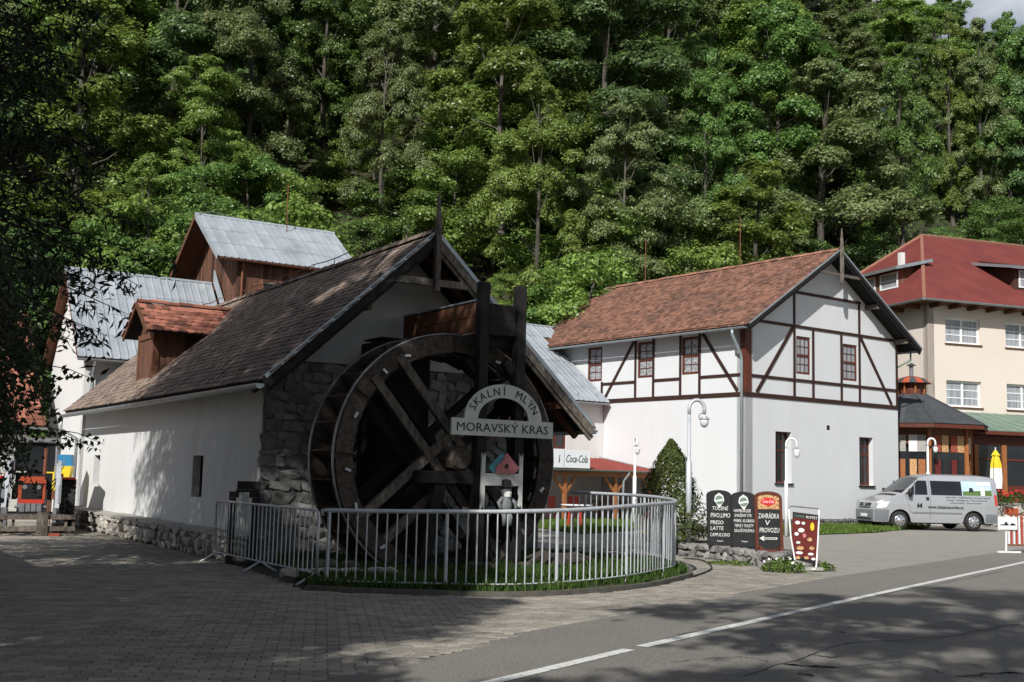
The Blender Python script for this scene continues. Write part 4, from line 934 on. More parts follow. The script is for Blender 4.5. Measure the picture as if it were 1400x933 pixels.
for k in range(9): mb.box(-.6 - k, -.56 - k, 7.55, 7.58, 5.0, 5.06)
mb.build('snow_hook', 'steel', lk)
sh = thing('garden_shelter', 'open timber shelter with shallow red metal roof against the white house', 'shelter', H2_O, H2_R)
S0, SA0, SA1, SZ0, SZ1 = -6.6, 4.3, 7.72, 1.93, 2.42
dv1 = Vector((0, SA1 - SA0, SZ1 - SZ0)); l1 = dv1.length; dv1.normalize()
mb = MB(); slab(mb, (S0, SA0, SZ0), (1, 0, 0), dv1, -.06 - S0, l1, .04); rr_ = mb.build('roof', 'red_roof', sh)
mb = MB()
for k in range(27): u = S0 + .1 + k * .25; mb.beam((u, SA0 + .01, SZ0 + .012), (u, SA1 - .02, SZ1 + .012), .035, .025)
mb.build('roof_rib', 'red_roof', rr_)
MB().beam((-.20, SA0, SZ0 + .03), (-.20, SA1, SZ1 + .05), .05, .03).build('flashing', 'zinc', rr_)
MB().box(-3.6, -2.6, 6.0, 6.6, 2.24, 2.30).build('roof_light', 'concrete', rr_)
MB().box(S0, -.06, SA0 + .22, SA0 + .36, SZ0 - .26, SZ0 - .08).build('front_beam', 'wood_orange', sh)
for x in (-6.3, -4.65, -2.15, -.2):
    MB().box(x - .065, x + .065, SA0 + .23, SA0 + .35, 0, SZ0 - .27).build('post', 'wood_orange', sh)
    for s_ in (-1, 1): MB().beam((x + s_ * .06, SA0 + .29, SZ0 - .85), (x + s_ * .55, SA0 + .29, SZ0 - .27), .08, .08).build('brace', 'wood_orange', sh)
gutter(sh, (-.1, SA0 - .06, SZ0 - .01), (S0, SA0 - .06, SZ0 - .02), .06, 'copper_green')
MB().tube([(-1.75, SA0 - .06, SZ0 - .07), (-1.78, SA0 - .05, SZ0 - .15), (-1.9, SA0 + .1, SZ0 - .42), (-1.92, SA0 + .12, .05)], .04, 8).build('downpipe', 'zinc', sh)
cs_ = thing('drink_sign', 'white box sign with dark flowing script standing on the shelter gutter', 'sign', hw(-4.55, SA0 - .05, SZ0 + .03), H2_R)
MB().box(-1.45, .75, -.08, .08, 0, .66).build('box', 'white_plastic', cs_)
fit_w(lettering('Coca-Cola', .4, 'board_black', cs_, .12, -.083, .20, shear=.35), 1.02)
MB().box(-.50, -.485, -.084, -.07, .02, .64).build('divider', 'steel', cs_)
lettering('í', .42, 'board_black', cs_, -.72, -.083, .18)
def table(loc, label):
    t = thing('garden_table', label, 'table', loc, .4)
    MB().lathe([(.50, .70), (.52, .72), (.52, .735), (.50, .745)], 20).build('table_top', 'white_plastic', t)
    for a in (0, 1.57, 3.14, 4.71): MB().beam((.30 * math.cos(a), .30 * math.sin(a), 0), (.24 * math.cos(a), .24 * math.sin(a), .70), .06, .06, (1, .2, 0)).build('leg', 'red_paint', t)
table(G(788, 722), 'round white table on red legs on the lawn by the shelter')
def chair(loc, rz, label):
    t = thing('garden_chair', label, 'chair', loc, rz, 'red garden chairs by the shelter')
    MB().box(-.22, .22, -.22, .22, .42, .46).build('seat', 'red_paint', t); MB().box(-.22, .22, .19, .23, .47, .9).build('backrest', 'red_paint', t)
    for x in (-.19, .19):
        for y in (-.19, .19): MB().box(x - .02, x + .02, y - .02, y + .02, 0, .418).build('leg', 'red_paint', t)
for b_, a_, r_ in ((-4.2, 5.6, .3), (-3.3, 5.8, 2.8), (-5.3, 5.5, 1.2)):
    chair(hw(b_, a_), H2_R + r_, 'red garden chair standing under the red roofed shelter')
ts = thing('garden_bench', 'long timber bench table under the red roofed shelter', 'bench', hw(-1.1, 6.0), H2_R)
MB().box(-.75, .75, -.3, .3, .68, .73).build('table_top', 'wood_brown', ts)
for s_ in (-1, 1): MB().box(-.75, .75, s_ * .55 - .12, s_ * .55 + .12, .42, .46).build('seat', 'wood_brown', ts)
for x in (-.55, .55): MB().box(x - .05, x + .05, -.6, .6, .36, .415).build('bearer', 'wood_brown', ts); MB().box(x - .05, x + .05, -.05, .05, 0, .355).build('leg', 'wood_brown', ts); MB().box(x - .05, x + .05, -.04, .04, .42, .675).build('leg', 'wood_brown', ts)
pf = thing('play_panel', 'narrow red and yellow upright panel on the lawn edge', 'panel', G(883, 729), .4)
MB().box(-.14, .14, -.03, .03, .12, .62).build('panel', 'red_paint', pf); MB().box(-.14, .14, -.03, .03, .0, .118).build('base', 'yellow', pf)

# ------------------------------------------------------------------ hotel
ht = thing('hotel', 'cream rendered hotel with dark red hipped roof and white windows behind the parked van', 'hotel', HOT_O, HOT_R)
HTZ = 10.25; ZB = 0
wins = []
for r0 in (8.45, 5.42):
    for b in (1.02, 4.58, 8.15, 11.7): wins.append((b, b + 2.05, r0, r0 + 1.25))
mb = MB(); wall_grid(mb, 0, 16, ZB, HTZ, wins, FRONT(0), .35); mb.build('front_wall', 'plaster_cream', ht)
mb = MB(); wall_grid(mb, 0, 12, ZB, HTZ, [], LEFT(0), .35); mb.build('side_wall', 'plaster_cream', ht)
for b, b1, z0, z1 in wins: window(ht, MFr((b + b1) / 2, z0), b1 - b, z1 - z0, 'white_paint', 'curtain', rec=.14, fw=.10, cols=2, rows=1, bars=(0, 2), sill='wood_brown', bw=.05)
OVh, EZh, RZh = .85, 10.35, 15.0
c = [(-OVh, -OVh, EZh), (17, -OVh, EZh), (17, 12 + OVh, EZh), (-OVh, 12 + OVh, EZh)]; r0, r1 = (4.2, 5.6, RZh), (17, 5.6, RZh)
mb = MB(); mb.face([c[0], c[1], r1, r0]); mb.face([c[3], c[0], r0]); mb.face([c[2], c[3], r0, r1]); mb.face(c[::-1]); hr = mb.build('roof', 'tile_hotel', ht)
for p in (c[0], c[3]): MB().tube([p, r0], .09, 6).build('hip_tile', 'ridge', hr)
MB().tube([r0, r1], .11, 6).build('ridge_tile', 'ridge', hr)
for k in range(6):
    MB().lathe([(.12, 0), (.10, .12), (.03, .16)], 8, (5.4 + k * 1.55, 4.62, RZh - .92)).build('roof_vent', 'ridge', hr)
MB().box(1.0, 1.25, 3.2, 3.45, 12.6, 13.4).build('chimney', 'plaster', hr)
MB().face([(-OVh + .1, -OVh + .1, EZh - .03), (-OVh + .1, 12, EZh - .03), (0, 12, EZh - .1), (0, 0, EZh - .1)]).face([(-OVh + .1, -OVh + .1, EZh - .03), (0, 0, EZh - .1), (16, 0, EZh - .1), (16.5, -OVh + .1, EZh - .03)]).build('soffit', 'wood_brown', ht)
for k in range(15): MB().box(.1 + k * 1.1, .26 + k * 1.1, -OVh + .15, -.01, EZh - .28, EZh - .10).build('rafter_end', 'wood_brown', ht)
for k in range(9): MB().box(-OVh + .15, -.01, .5 + k * 1.25, .66 + k * 1.25, EZh - .28, EZh - .10).build('rafter_end', 'wood_brown', ht)
gutter(ht, (17, -OVh - .07, EZh - .02), (-OVh - .07, -OVh - .07, EZh), .09); gutter(ht, (-OVh - .07, -OVh - .07, EZh), (-OVh - .07, 12.8, EZh), .09)
# dormers
sf = (RZh - EZh) / (5.6 + OVh); zf = lambda a: EZh + (a + OVh) * sf; ss = (RZh - EZh) / (4.2 + OVh); zs_ = lambda b: EZh + (b + OVh) * ss
dm = MB(); dm.prism([(.75, zf(.75)), (.75, 12.55), (3.4, 13.05), (3.4, zf(3.4))], lambda u, v, w2: (w2, u, v), (5.9, 10.2)); dm = dm.build('dormer', 'plank', ht)
MB().prism([(.35, 12.52), (3.75, 13.22), (3.75, 13.32), (.35, 12.62)], lambda u, v, w2: (w2, u, v), (5.3, 10.8)).build('dormer_roof', 'tile_hotel', dm); MB().beam((5.3, .34, 12.57), (10.8, .34, 12.57), .05, .16).build('fascia', 'steel', dm); MB().beam((5.27, .34, 12.57), (5.27, 3.75, 13.27), .05, .14).build('fascia', 'zinc', dm)
for b in (6.7, 7.85): window(dm, MFr(b, 11.62, .745), 1.1, .88, 'white_paint', 'curtain', rec=-.05, fw=.07, cols=1, rows=1, bars=(0, 1), bw=.04)
dm = MB(); dm.prism([(.35, zs_(.35)), (.35, 12.35), (1.9, 12.78), (1.9, zs_(1.9))], lambda u, v, w2: (u, w2, v), (2.6, 6.4)); dm = dm.build('dormer', 'plank', ht)
MB().prism([(-.1, 12.30), (2.1, 12.85), (2.1, 12.95), (-.1, 12.40)], lambda u, v, w2: (u, w2, v), (2.2, 7.2)).build('dormer_roof', 'tile_hotel', dm); MB().beam((-.1, 2.17, 12.35), (2.1, 2.17, 12.9), .05, .16).build('fascia', 'zinc', dm); MB().beam((-.12, 2.2, 12.35), (-.12, 7.2, 12.35), .05, .16).build('fascia', 'steel', dm)
for a in (3.3, 5.1): window(dm, ML(a, 11.45, .345), 1.4, .82, 'white_paint', 'curtain', rec=-.05, fw=.08, cols=1, rows=1, bars=(0, 1), bw=.04)
# veranda
vr = thing('hotel_veranda', 'dark glazed veranda with pale green metal roof along the cream hotel', 'veranda', HOT_O, HOT_R)
v0, v1, va = -.6, 15, -3.0
mb = MB(); slab(mb, (v0, va - .35, 4.18), (1, 0, 0), Vector((0, 3.3, 1.0)).normalized(), v1 - v0, 3.45, .07); vro = mb.build('roof', 'copper_green', vr)
mb = MB()
for k in range(22): u = v0 + .15 + k * .7; mb.beam((u, va - .34, 4.20), (u, -.05, 5.19), .03, .03)
mb.build('roof_seam', 'copper_green', vro)
MB().box(v0, v1, -.42 + va, -.30 + va, 3.98, 4.14).build('fascia', 'wood_red', vr)
MB().box(v0 + .1, v1, va, va + .12, 3.55, 3.96).build('lintel', 'wood_red', vr)
for k in range(8):
    x = .1 + k * 1.55; MB().box(x - .11, x + .11, va - .02, va + .14, .9, 3.545).build('post', 'wood_orange' if k in (0, 1, 2) else 'wood_red', vr)
    MB().box(x + .13, x + 1.42, va + .05, va + .07, 1.75, 3.53).build('pane', 'glass_dark', vr); MB().box(x + .12, x + 1.43, va + .02, va + .10, .92, 1.74).build('panel', 'wood_red', vr)
    MB().box(x + .12, x + 1.43, va + .015, va + .045, 2.85, 2.93).build('transom', 'wood_red', vr)
# terrace with its stone wall
tc = thing('terrace_wall', 'pale stone retaining wall of the hotel terrace beside the van', 'wall', tw(-3.2, -4.4), HOT_R)
MB().box(0, 17, .05, 4.3, 0, .92).build('terrace', 'mortar', tc)
stone_field(tc, 'stone_pale', 0, 17, 0, .92, lambda u, v: ((u, .05, v), 0), .42, .26, .18, seed=23)
MB().box(-.05, 17, -.06, .34, .93, 1.0).build('coping', 'stone_cap', tc)
# round pavilion
pvn = thing('round_pavilion', 'eight sided timber kiosk with dark sheet roof and small red and black cupola', 'pavilion', (17.75, 51.6, .0), HOT_R)
R8 = 3.3; ze8, za8 = 4.25, 5.62
o8 = lambda r_, k: (r_ * math.cos(math.pi * (k + .5) / 4), r_ * math.sin(math.pi * (k + .5) / 4))
mb = MB().lathe([(2.6, 0), (2.6, .95)], 8); mb.build('base', 'stone_cap', pvn)
for k in range(8):
    a, b = o8(R8, k), o8(R8, k + 1); c_, d_ = o8(.62, k), o8(.62, k + 1); me_ = lambda p, q, t: tuple(p[i] + (q[i] - p[i]) * t for i in (0, 1))
    for (t0, t1) in ((0, .5), (.5, 1)):
        for (s0, s1) in ((0, .5), (.5, 1)):
            q = lambda s_, t_: (*me_(me_(a, b, s_), me_(c_, d_, s_), t_), ze8 + (za8 - ze8) * t_ + .03 * (1 - t_ + t0) * 0 + (.018 if t0 == 0 else 0))
            f_ = [q(s0, t0), q(s1, t0), q(s1, t1), q(s0, t1)]; mb = MB(); mb.face(f_)
            for e in range(4): g0, g1 = f_[e], f_[(e + 1) % 4]; mb.face([(g0[0], g0[1], g0[2] - .03), (g1[0], g1[1], g1[2] - .03), g1, g0])
            mb.build('roof_sheet', 'slate', pvn)
    MB().tube([(*a, ze8 + .03), (*c_, za8 + .03)], .035, 6).build('roof_seam', 'slate', pvn)
    MB().beam((*o8(R8 - .05, k), ze8 - .12), (*o8(R8 - .05, k + 1), ze8 - .12), .05, .16).build('fascia', 'wood_red', pvn)
    MB().tube([(*o8(2.5, k), .95), (*o8(2.5, k), ze8 - .05)], .1, 6).build('post', 'wood_orange', pvn)
    if k not in (1, 2):
        p, q = Vector((*o8(2.45, k), 0)), Vector((*o8(2.45, k + 1), 0))
        MB().beam(p + Vector((0, 0, 1.35)), q + Vector((0, 0, 1.35)), .06, .8).build('panel', 'wood_red', pvn)
        MB().beam(p + Vector((0, 0, 2.5)), q + Vector((0, 0, 2.5)), .03, 1.45).build('pane', 'glass_dark', pvn)
        MB().beam(p + Vector((0, 0, 3.75)), q + Vector((0, 0, 3.75)), .06, .7).build('panel', 'wood_brown', pvn)
        for t in (.22, .42, .66, .84):
            m_ = p.lerp(q, t) * 1.022; dirn = (q - p).normalized()
            MB().beam(m_ - dirn * .17 + Vector((0, 0, 3.42)), m_ + dirn * .17 + Vector((0, 0, 3.42)), .02, .7).build('menu_board', ('stone_cap', 'food', 'chalk', 'brick_red')[(k + int(t * 10)) % 4], pvn)
            MB().beam(m_ - dirn * .14 + Vector((0, 0, 2.35)), m_ + dirn * .14 + Vector((0, 0, 2.35)), .02, .8).build('stall_board', ('wood_orange', 'board_black', 'food', 'maroon')[(k + int(t * 10)) % 4], pvn)
MB().lathe([(.55, za8 - .02), (.55, za8 + .5)], 8).build('cupola', 'wood_red', pvn)
for k in range(8): MB().tube([(*o8(.60, k), za8), (*o8(.60, k), za8 + .5)], .04, 6).build('cupola_post', 'wood_orange', pvn)
for k in range(16):
    a0, a1 = 2 * math.pi * k / 16, 2 * math.pi * (k + 1) / 16; z = za8 + .5
    mb = MB()
    for (ra, za_), (rb, zb_) in (((.85, 0), (.58, .22)), ((.58, .22), (.06, .36))): mb.face([(ra * math.cos(a0), ra * math.sin(a0), z + za_), (ra * math.cos(a1), ra * math.sin(a1), z + za_), (rb * math.cos(a1), rb * math.sin(a1), z + zb_), (rb * math.cos(a0), rb * math.sin(a0), z + zb_)])
    mb.build('cupola_sheet', 'orange_red' if k % 2 else 'slate', pvn)
MB().tube([(0, 0, za8 + .8), (0, 0, za8 + 1.28)], .09, 8).build('flue', 'steel', pvn); MB().lathe([(.22, za8 + 1.30), (.05, za8 + 1.42)], 10).build('flue_cap', 'slate', pvn)
# ------------------------------------------------------------------ lamps
def lamp(loc, rz, h, label, m, r_=.045):
    t = thing('street_lamp', label, 'street lamp', loc, rz)
    MB().tube([(0, 0, 0), (0, 0, h * .56), (0, 0, h * .565), (0, 0, h - .32)], [r_ * 1.35, r_ * 1.3, r_ * .85, r_ * .8], 10).build('pole', m, t, smooth=True)
    pts = [(0, 0, h - .34)] + [(.17 - .17 * math.cos(a), 0, h - .19 + .19 * math.sin(a)) for a in np.linspace(0, math.pi, 12)] + [(.34, 0, h - .30)]
    MB().tube(pts, r_ * .8, 8).build('arm', m, t, smooth=True)
    MB().tube([(.34 + .075 * math.cos(a) - .05, 0, h - .36 + .075 * math.sin(a)) for a in np.linspace(.6, 5.6, 12)], .011, 6).build('scroll', 'steel', t)
    MB().lathe([(.02, .0), (.06, .0), (.07, -.03), (.115, -.055), (.115, -.075), (.03, -.08)], 14, (.34, 0, h - .34)).build('lamp_cap', 'galv' if m != 'white_paint' else 'white_paint', t, smooth=False)
    MB().lathe([(.095, -.08), (.098, -.12), (.085, -.19), (.05, -.24), (.01, -.255)], 14, (.34, 0, h - .34)).build('lamp_globe', 'lamp_glass', t, smooth=True)
    return t
lamp(G(941, 741, .30), .15, 3.05, 'tall grey hooked street lamp in the planter beside the dark conifer', 'galv', .05)
lamp((8.55, 36.2, 0), .1, 2.98, 'slim white hooked lamp before the half timbered gable', 'white_paint', .042)
lamp((4.42, 41.2, 0), -1.45, 3.05, 'white lamp post on the lawn by the garden shelter', 'white_paint', .05)
lamp((17.35, 48.6, .45), .1, 3.15, 'white hooked lamp rising behind the roof of the silver van', 'white_paint', .055)

# ------------------------------------------------------------------ planter, conifer, boards
pA, pB = G(935, 756), G(1072, 776)
pw = thing('planter_wall', 'low rough stone planter carrying the chalk boards and street lamp', 'planter', (0, 0, 0))
front = [G(930, 760), G(957, 762), G(1010, 769), G(1062, 778), G(1078, 772)]
back = [Vector((5.6, 24.2, 0)), Vector((4.9, 27.2, 0)), Vector((3.5, 27.0, 0))]
base = MB(); pl_ = [(p.x, p.y) for p in front] + [(p.x, p.y) for p in back]
base.prism(pl_, lambda u, v, w2: (u, v, w2), (0, .25)); base.build('bed', 'soil', pw)
sm = stone_mats('stone'); rr4 = random.Random(12)
for a, b in zip(front, front[1:]):
    L_ = (b - a).length; u = 0; d = (b - a) / L_
    while u < L_:
        w_ = rr4.uniform(.16, .38); p = a + d * (u + w_ / 2)
        for z, h in ((.08, .17), (.22, .15)):
            o = obj('stone', rr4.choice(sm), None, pw); o.location = (p.x, p.y, z); o.scale = (w_ * 1.02, .24, h * rr4.uniform(.9, 1.15)); o.rotation_euler = (rr4.uniform(-.1, .1), rr4.uniform(-.1, .1), math.atan2(d.y, d.x) + rr4.uniform(-.15, .15))
        u += w_
def leaf_quads(P, D, s_, fold=.25, asp=.5):
    """P centres, D facing normals, s_ sizes -> diamond leaves"""
    n = len(P); R_ = RNG.normal(size=(n, 3)); U = np.cross(D, R_); U /= np.linalg.norm(U, axis=1)[:, None] + 1e-9; W = np.cross(D, U); s_ = s_[:, None]
    V = np.empty((n, 4, 3)); V[:, 0] = P - U * s_; V[:, 1] = P - W * s_ * asp + D * s_ * fold * .4; V[:, 2] = P + U * s_ - D * s_ * fold; V[:, 3] = P + W * s_ * asp + D * s_ * fold * .4
    return V.reshape(-1, 3)
def unit(A): return A / (np.linalg.norm(A, axis=1)[:, None] + 1e-9)
cp = G(921, 748, .2); th_ = thing('conifer', 'dense dark pointed conifer shrub beside the grey street lamp', 'conifer', (cp.x + .03, cp.y + .75, .2)); th_.scale = (1.1, 1.1, 1.04)
n = 9000; zz = RNG.uniform(0, 1, n) ** .8; ang_ = RNG.uniform(0, 6.283, n)
prof = np.interp(zz, [0, .08, .3, .6, .85, 1], [.44, .60, .64, .47, .24, .03]) * (1 + .14 * np.sin(ang_ * 5 + zz * 9) + .1 * np.sin(ang_ * 11 - zz * 23))
rr_ = prof * RNG.uniform(.55, 1.06, n) ** .5; P = np.c_[rr_ * np.cos(ang_), rr_ * np.sin(ang_), zz * 2.2]
D = unit(np.c_[np.cos(ang_), np.sin(ang_), np.full(n, .5)] + RNG.normal(size=(n, 3)) * .5)
obj('crown', quads_mesh('crown', leaf_quads(P, D, RNG.uniform(.025, .05, n), asp=.45)), 'thuja', th_); MB().tube([(0, 0, 0), (0, 0, 1.5)], .06, 6, r1=.02).build('trunk', 'bark_dark', th_)

def arch_board(wd, h, bulge, n=9): return [(-wd / 2, 0), (wd / 2, 0), (wd / 2, h - bulge)] + [(wd / 2 * math.cos(t), h - bulge + bulge * math.sin(t)) for t in np.linspace(0, math.pi, n)[1:-1]] + [(-wd / 2, h - bulge)]
def chalk_board(px, py, wd, h, label, lines, logo=True, rz=.0, tilt=-.10):
    p = G(px, py, .30); t = thing('chalk_board', label, 'chalk board', (p.x, p.y, .29), rz); t.rotation_euler = (tilt, 0, rz)
    MB().prism(arch_board(wd, h, .09), XZ(), (-.012, .018)).build('board', 'board_black', t)
    poly = arch_board(wd, h, .09); mb = MB()
    for a, b in zip(poly, poly[1:] + poly[:1]): mb.beam((a[0], 0, a[1]), (b[0], 0, b[1]), .04, .022, (0, 1, 0))
    mb.build('edge_trim', 'wood_black', t)
    if logo:
        lg = MB().prism([(0, h - .36), (.11, h - .20), (.085, h - .10), (0, h - .04), (-.085, h - .10), (-.11, h - .20)], XZ(), (-.018, -.013)).build('emblem', 'chalk', t)
        MB().prism(ellipse_pts(.085, .095, 18, 0, h - .19), XZ(), (-.022, -.0185)).build('emblem_disc', 'copper_green', lg); MB().prism([(-.10, h - .235), (.10, h - .195), (.10, h - .16), (-.10, h - .20)], XZ(), (-.025, -.0225)).build('emblem_band', 'white_plastic', lg)
    for txt, z, sz, w_, al in lines:
        o = fit_w(lettering(txt, sz, 'chalk', t, al, -.014, z, shear=.12, ext=.002), w_)
    return t
chalk_board(984.5, 745, .50, 1.12, 'black chalk board beside the conifer listing TOČENÉ PIVO LIMO', [('TOČENÉ', .72, .11, .34, .02), ('PIVO,LIMO', .57, .13, .42, .02), ('PRESO', .43, .11, .28, -.06), ('LATTE', .31, .11, .28, -.06), ('CAPPUCCINO', .18, .10, .42, 0), ('Radegast', .075, .04, .13, 0)], rz=.12)
chalk_board(1018, 747.5, .49, 1.10, 'middle black chalk board listing HAMBURGER between two other boards', [('HAMBURGER', .70, .09, .36, -.03), ('SMAŽENÝ SÝR', .605, .085, .36, -.02), ('PÁREK ,KLOBÁSA', .50, .085, .43, 0), ('TEPLÉ I TOUSTY', .40, .085, .40, 0), ('GULÁŠ,POLÉVKA', .30, .085, .42, 0), ('Radegast', .10, .04, .13, 0)], rz=.12)
cb = chalk_board(1052, 752.5, .50, 1.12, 'brown framed board with red drink oval reading ZAHRÁDKA V PROVOZU', [('ZAHRÁDKA', .62, .14, .42, 0), ('V', .49, .14, .10, -.02), ('PROVOZU', .35, .13, .40, .01)], logo=False, rz=.12)
MB().prism([(-.235, .80), (.235, .80), (.235, 1.05), (.12, 1.10), (-.12, 1.10), (-.235, 1.05)], XZ(), (-.0165, -.0125)).build('food_picture', 'food', cb)
MB().prism(ellipse_pts(.15, .075, 22, 0, .945), XZ(), (-.020, -.017)).build('red_oval', 'cola_red', cb); fit_w(lettering('Coca-Cola', .09, 'white_plastic', cb, 0, -.0205, .92, shear=.3, ext=.001), .23)
MB().prism([(-.20, .235), (-.10, .285), (-.11, .25), (.16, .255), (.16, .215), (-.11, .215), (-.10, .18)], XZ(), (-.0165, -.0125)).build('arrow', 'chalk', cb); MB().prism([(-.15, .233), (-.10, .240), (.14, .242), (.14, .228), (-.10, .228)], XZ(), (-.0185, -.0170)).build('arrow_core', 'board_black', cb)
mb = MB(); poly = arch_board(.50, 1.12, .09)
for a, b in zip(poly, poly[1:] + poly[:1]): mb.beam((a[0], -.004, a[1]), (b[0], -.004, b[1]), .055, .06, (0, 1, 0))
mb.build('frame', 'wood_red', cb)
for x in (-.2, .2): MB().prism([(-.16, -.005), (.16, -.005), (.13, .05), (.06, .085), (-.06, .085), (-.13, .05)], lambda u, v, w2, x=x: (x + w2, u, v), (-.03, .03)).build('foot', 'wood_red', cb)
# coffee buffet sign on its bent tube
p = G(1103, 779); cf = thing('buffet_sign', 'tilted dark red menu banner in a bent white tube stand reading COFFEE BUFFET', 'sign', (p.x - .05, p.y, 0), .05)
for x in (-.26, .26):
    s_ = 1 if x > 0 else -1
    MB().tube([(x + s_ * .03, 0, 1.12), (x - s_ * .0, -.03, .6), (x - s_ * .06, -.12, .12), (x - s_ * .09, -.17, .035), (x - s_ * .14, -.24, .02), (x - s_ * .1 - .28, .16, .02)], .016, 7).build('tube', 'white_paint', cf, smooth=True)
MB().tube([(-.29, 0, 1.12), (-.26, 0, 1.17), (-.1, .01, 1.165), (.1, .01, 1.15), (.26, 0, 1.14), (.29, 0, 1.12)], .014, 7).build('top_tube', 'steel', cf)
bn = MB().prism([(-.24, .20), (.25, .08), (.27, 1.02), (-.22, 1.07)], lambda u, v, w2: (u, -.02 + w2 - (v - .1) * .0, v), (-.004, .004)).build('banner', 'maroon', cf)
MB().prism([(-.218, .965), (.268, .915), (.27, 1.015), (-.22, 1.065)], XZ(-.025), (-.003, -.001)).build('title_strip', 'board_black', bn)
o = fit_w(lettering('COFFEE', .07, 'copper_green', bn, -.10, -.0295, .965, ext=.001), .20); o2 = fit_w(lettering('BUFFET', .07, 'chalk', bn, .14, -.0295, .945, ext=.001), .22)
for q in (o, o2): q.matrix_basis = q.matrix_basis @ Matrix.Rotation(-.1, 4, 'Z')
rr5 = random.Random(6)
for i, (x, z, rx, rz_, mm) in enumerate(((-.13, .87, .07, .05, 'flower_white'), (-.02, .86, .05, .04, 'chalk'), (.15, .80, .055, .11, 'yellow'), (-.06, .73, .09, .06, 'flower_white'), (-.15, .66, .06, .05, 'flower_white'), (.0, .63, .05, .06, 'pink'), (.1, .56, .07, .05, 'food'), (-.12, .50, .06, .035, 'chalk'), (-.08, .40, .10, .055, 'food'), (.14, .40, .07, .05, 'food'), (-.1, .31, .10, .04, 'flower_white'), (.12, .29, .08, .035, 'chalk'), (-.13, .22, .07, .04, 'food'), (.04, .22, .07, .04, 'food'), (.17, .20, .06, .035, 'flower_white'))):
    MB().prism(ellipse_pts(rx * .7, rz_ * .7, 12, x, z), XZ(-.025), (-.004 - i * .0002, -.001)).build('dish_picture', mm, bn)
MB().prism([(-.238, .20), (.25, .085), (.252, .15), (-.236, .27)], XZ(-.025), (-.003, -.001)).build('bottom_strip', 'black_paint', bn)
MB().box(-.55, .30, -.20, .08, 0, .055).build('base_slab', 'concrete', cf)
# weeds and flowers by the sign
def weeds(name, label, cat, loc, r_, h, n, m='grass_lit', flowers=None, ls=.035):
    t = thing(name, label, cat, loc)
    a = RNG.uniform(0, 6.28, n); q = r_ * np.sqrt(RNG.uniform(0, 1, n)); z = h * RNG.uniform(.05, 1, n) * (1 - (q / r_) ** 2 * .6)
    P = np.c_[q * np.cos(a), q * np.sin(a) * .8, z]; D = unit(np.c_[np.cos(a) * .5, np.sin(a) * .5, np.ones(n)] + RNG.normal(size=(n, 3)) * .5)
    obj('leaves', quads_mesh('leaves', leaf_quads(P, D, RNG.uniform(.6, 1.3, n) * ls)), m, t)
    if flowers:
        k = flowers[1]; a = RNG.uniform(0, 6.28, k); q = r_ * np.sqrt(RNG.uniform(0, 1, k)); P = np.c_[q * np.cos(a), q * np.sin(a) * .8, h * (1.05 - (q / r_) ** 2 * .5) + RNG.uniform(-.03, .03, k)]
        obj('blossoms', quads_mesh('blossoms', leaf_quads(P, unit(RNG.normal(size=(k, 3)) * .5 + np.array((0, -.6, .8))), RNG.uniform(.7, 1.2, k) * flowers[2], asp=.9)), flowers[0], t)
    return t
p = G(1072, 782); weeds('flower_clump', 'clump of white flowers and weeds at the planter end beside the banner', 'flowers', (p.x, p.y, 0), .42, .26, 700, 'grass_lit', ('flower_white', 16, .028))
p = G(1125, 779); weeds('weed_clump', 'tuft of weeds growing right beside the banner base slab', 'weeds', (p.x, p.y, 0), .25, .16, 250, 'grass_lit')
p = G(1000, 772); weeds('weed_clump', 'low weeds along the foot of the stone planter', 'weeds', (p.x, p.y, 0), .5, .08, 300, 'grass_lit')
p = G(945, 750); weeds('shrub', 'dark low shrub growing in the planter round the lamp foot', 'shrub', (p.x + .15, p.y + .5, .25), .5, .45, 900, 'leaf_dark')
hp = [G(px, py, .014) for px, py in ((925, 792), (948, 788), (968, 781), (973, 776), (968, 770), (955, 765), (935, 764))]
tag(MB().tube(catmull(hp, 6), .016, 6).build('hose', 'rubber', smooth=True), 'black rubber hose curling on the paving beside the railing end', 'hose')

# ------------------------------------------------------------------ van
van = thing('delivery_van', 'silver passenger van with web address lettering parked before the hotel', 'van', (13.55, 44.75, 0), rad(7.5))
hwid = .985
ztop = lambda x: float(np.interp(x, [0, .04, .12, .30, .95, 1.05, 1.78, 1.95, 2.4, 4.3, 4.72, 4.82, 4.86], [.80, .93, 1.02, 1.08, 1.27, 1.32, 1.90, 1.965, 2.03, 2.03, 1.99, 1.93, 1.80]))
XW = (.94, 3.87); RW = .335
def zbot(x):
    z = .27
    for xc in XW:
        if abs(x - xc) < .42: z = max(z, .33 + math.sqrt(max(0, .42 ** 2 - (x - xc) ** 2)))
    return z
def wid(x, z): return hwid * float(np.interp(x, [0, .1, .35, .9, 4.4, 4.86], [.78, .88, .96, 1, 1, .955])) * float(np.interp(z, [.2, .45, .95, 1.15, 1.5, 1.9, 2.05], [.95, .99, 1, .985, .93, .83, .72]))
xs_ = sorted(set(list(np.linspace(0, .3, 7)) + list(np.linspace(.3, 4.86, 70)) + [xc + s_ * .42 for xc in XW for s_ in (-1, 1)] + [.04, .12, 1.05, 1.78, 4.72, 4.82])); nt_ = 18
V = []; F = []
for x in xs_:
    zb, zt = zbot(x), ztop(x)
    for s_ in (-1, 1):
        for k in range(nt_ + 1): z = zb + (zt - zb) * k / nt_; V.append((x, s_ * wid(x, z), z))
row = 2 * (nt_ + 1)
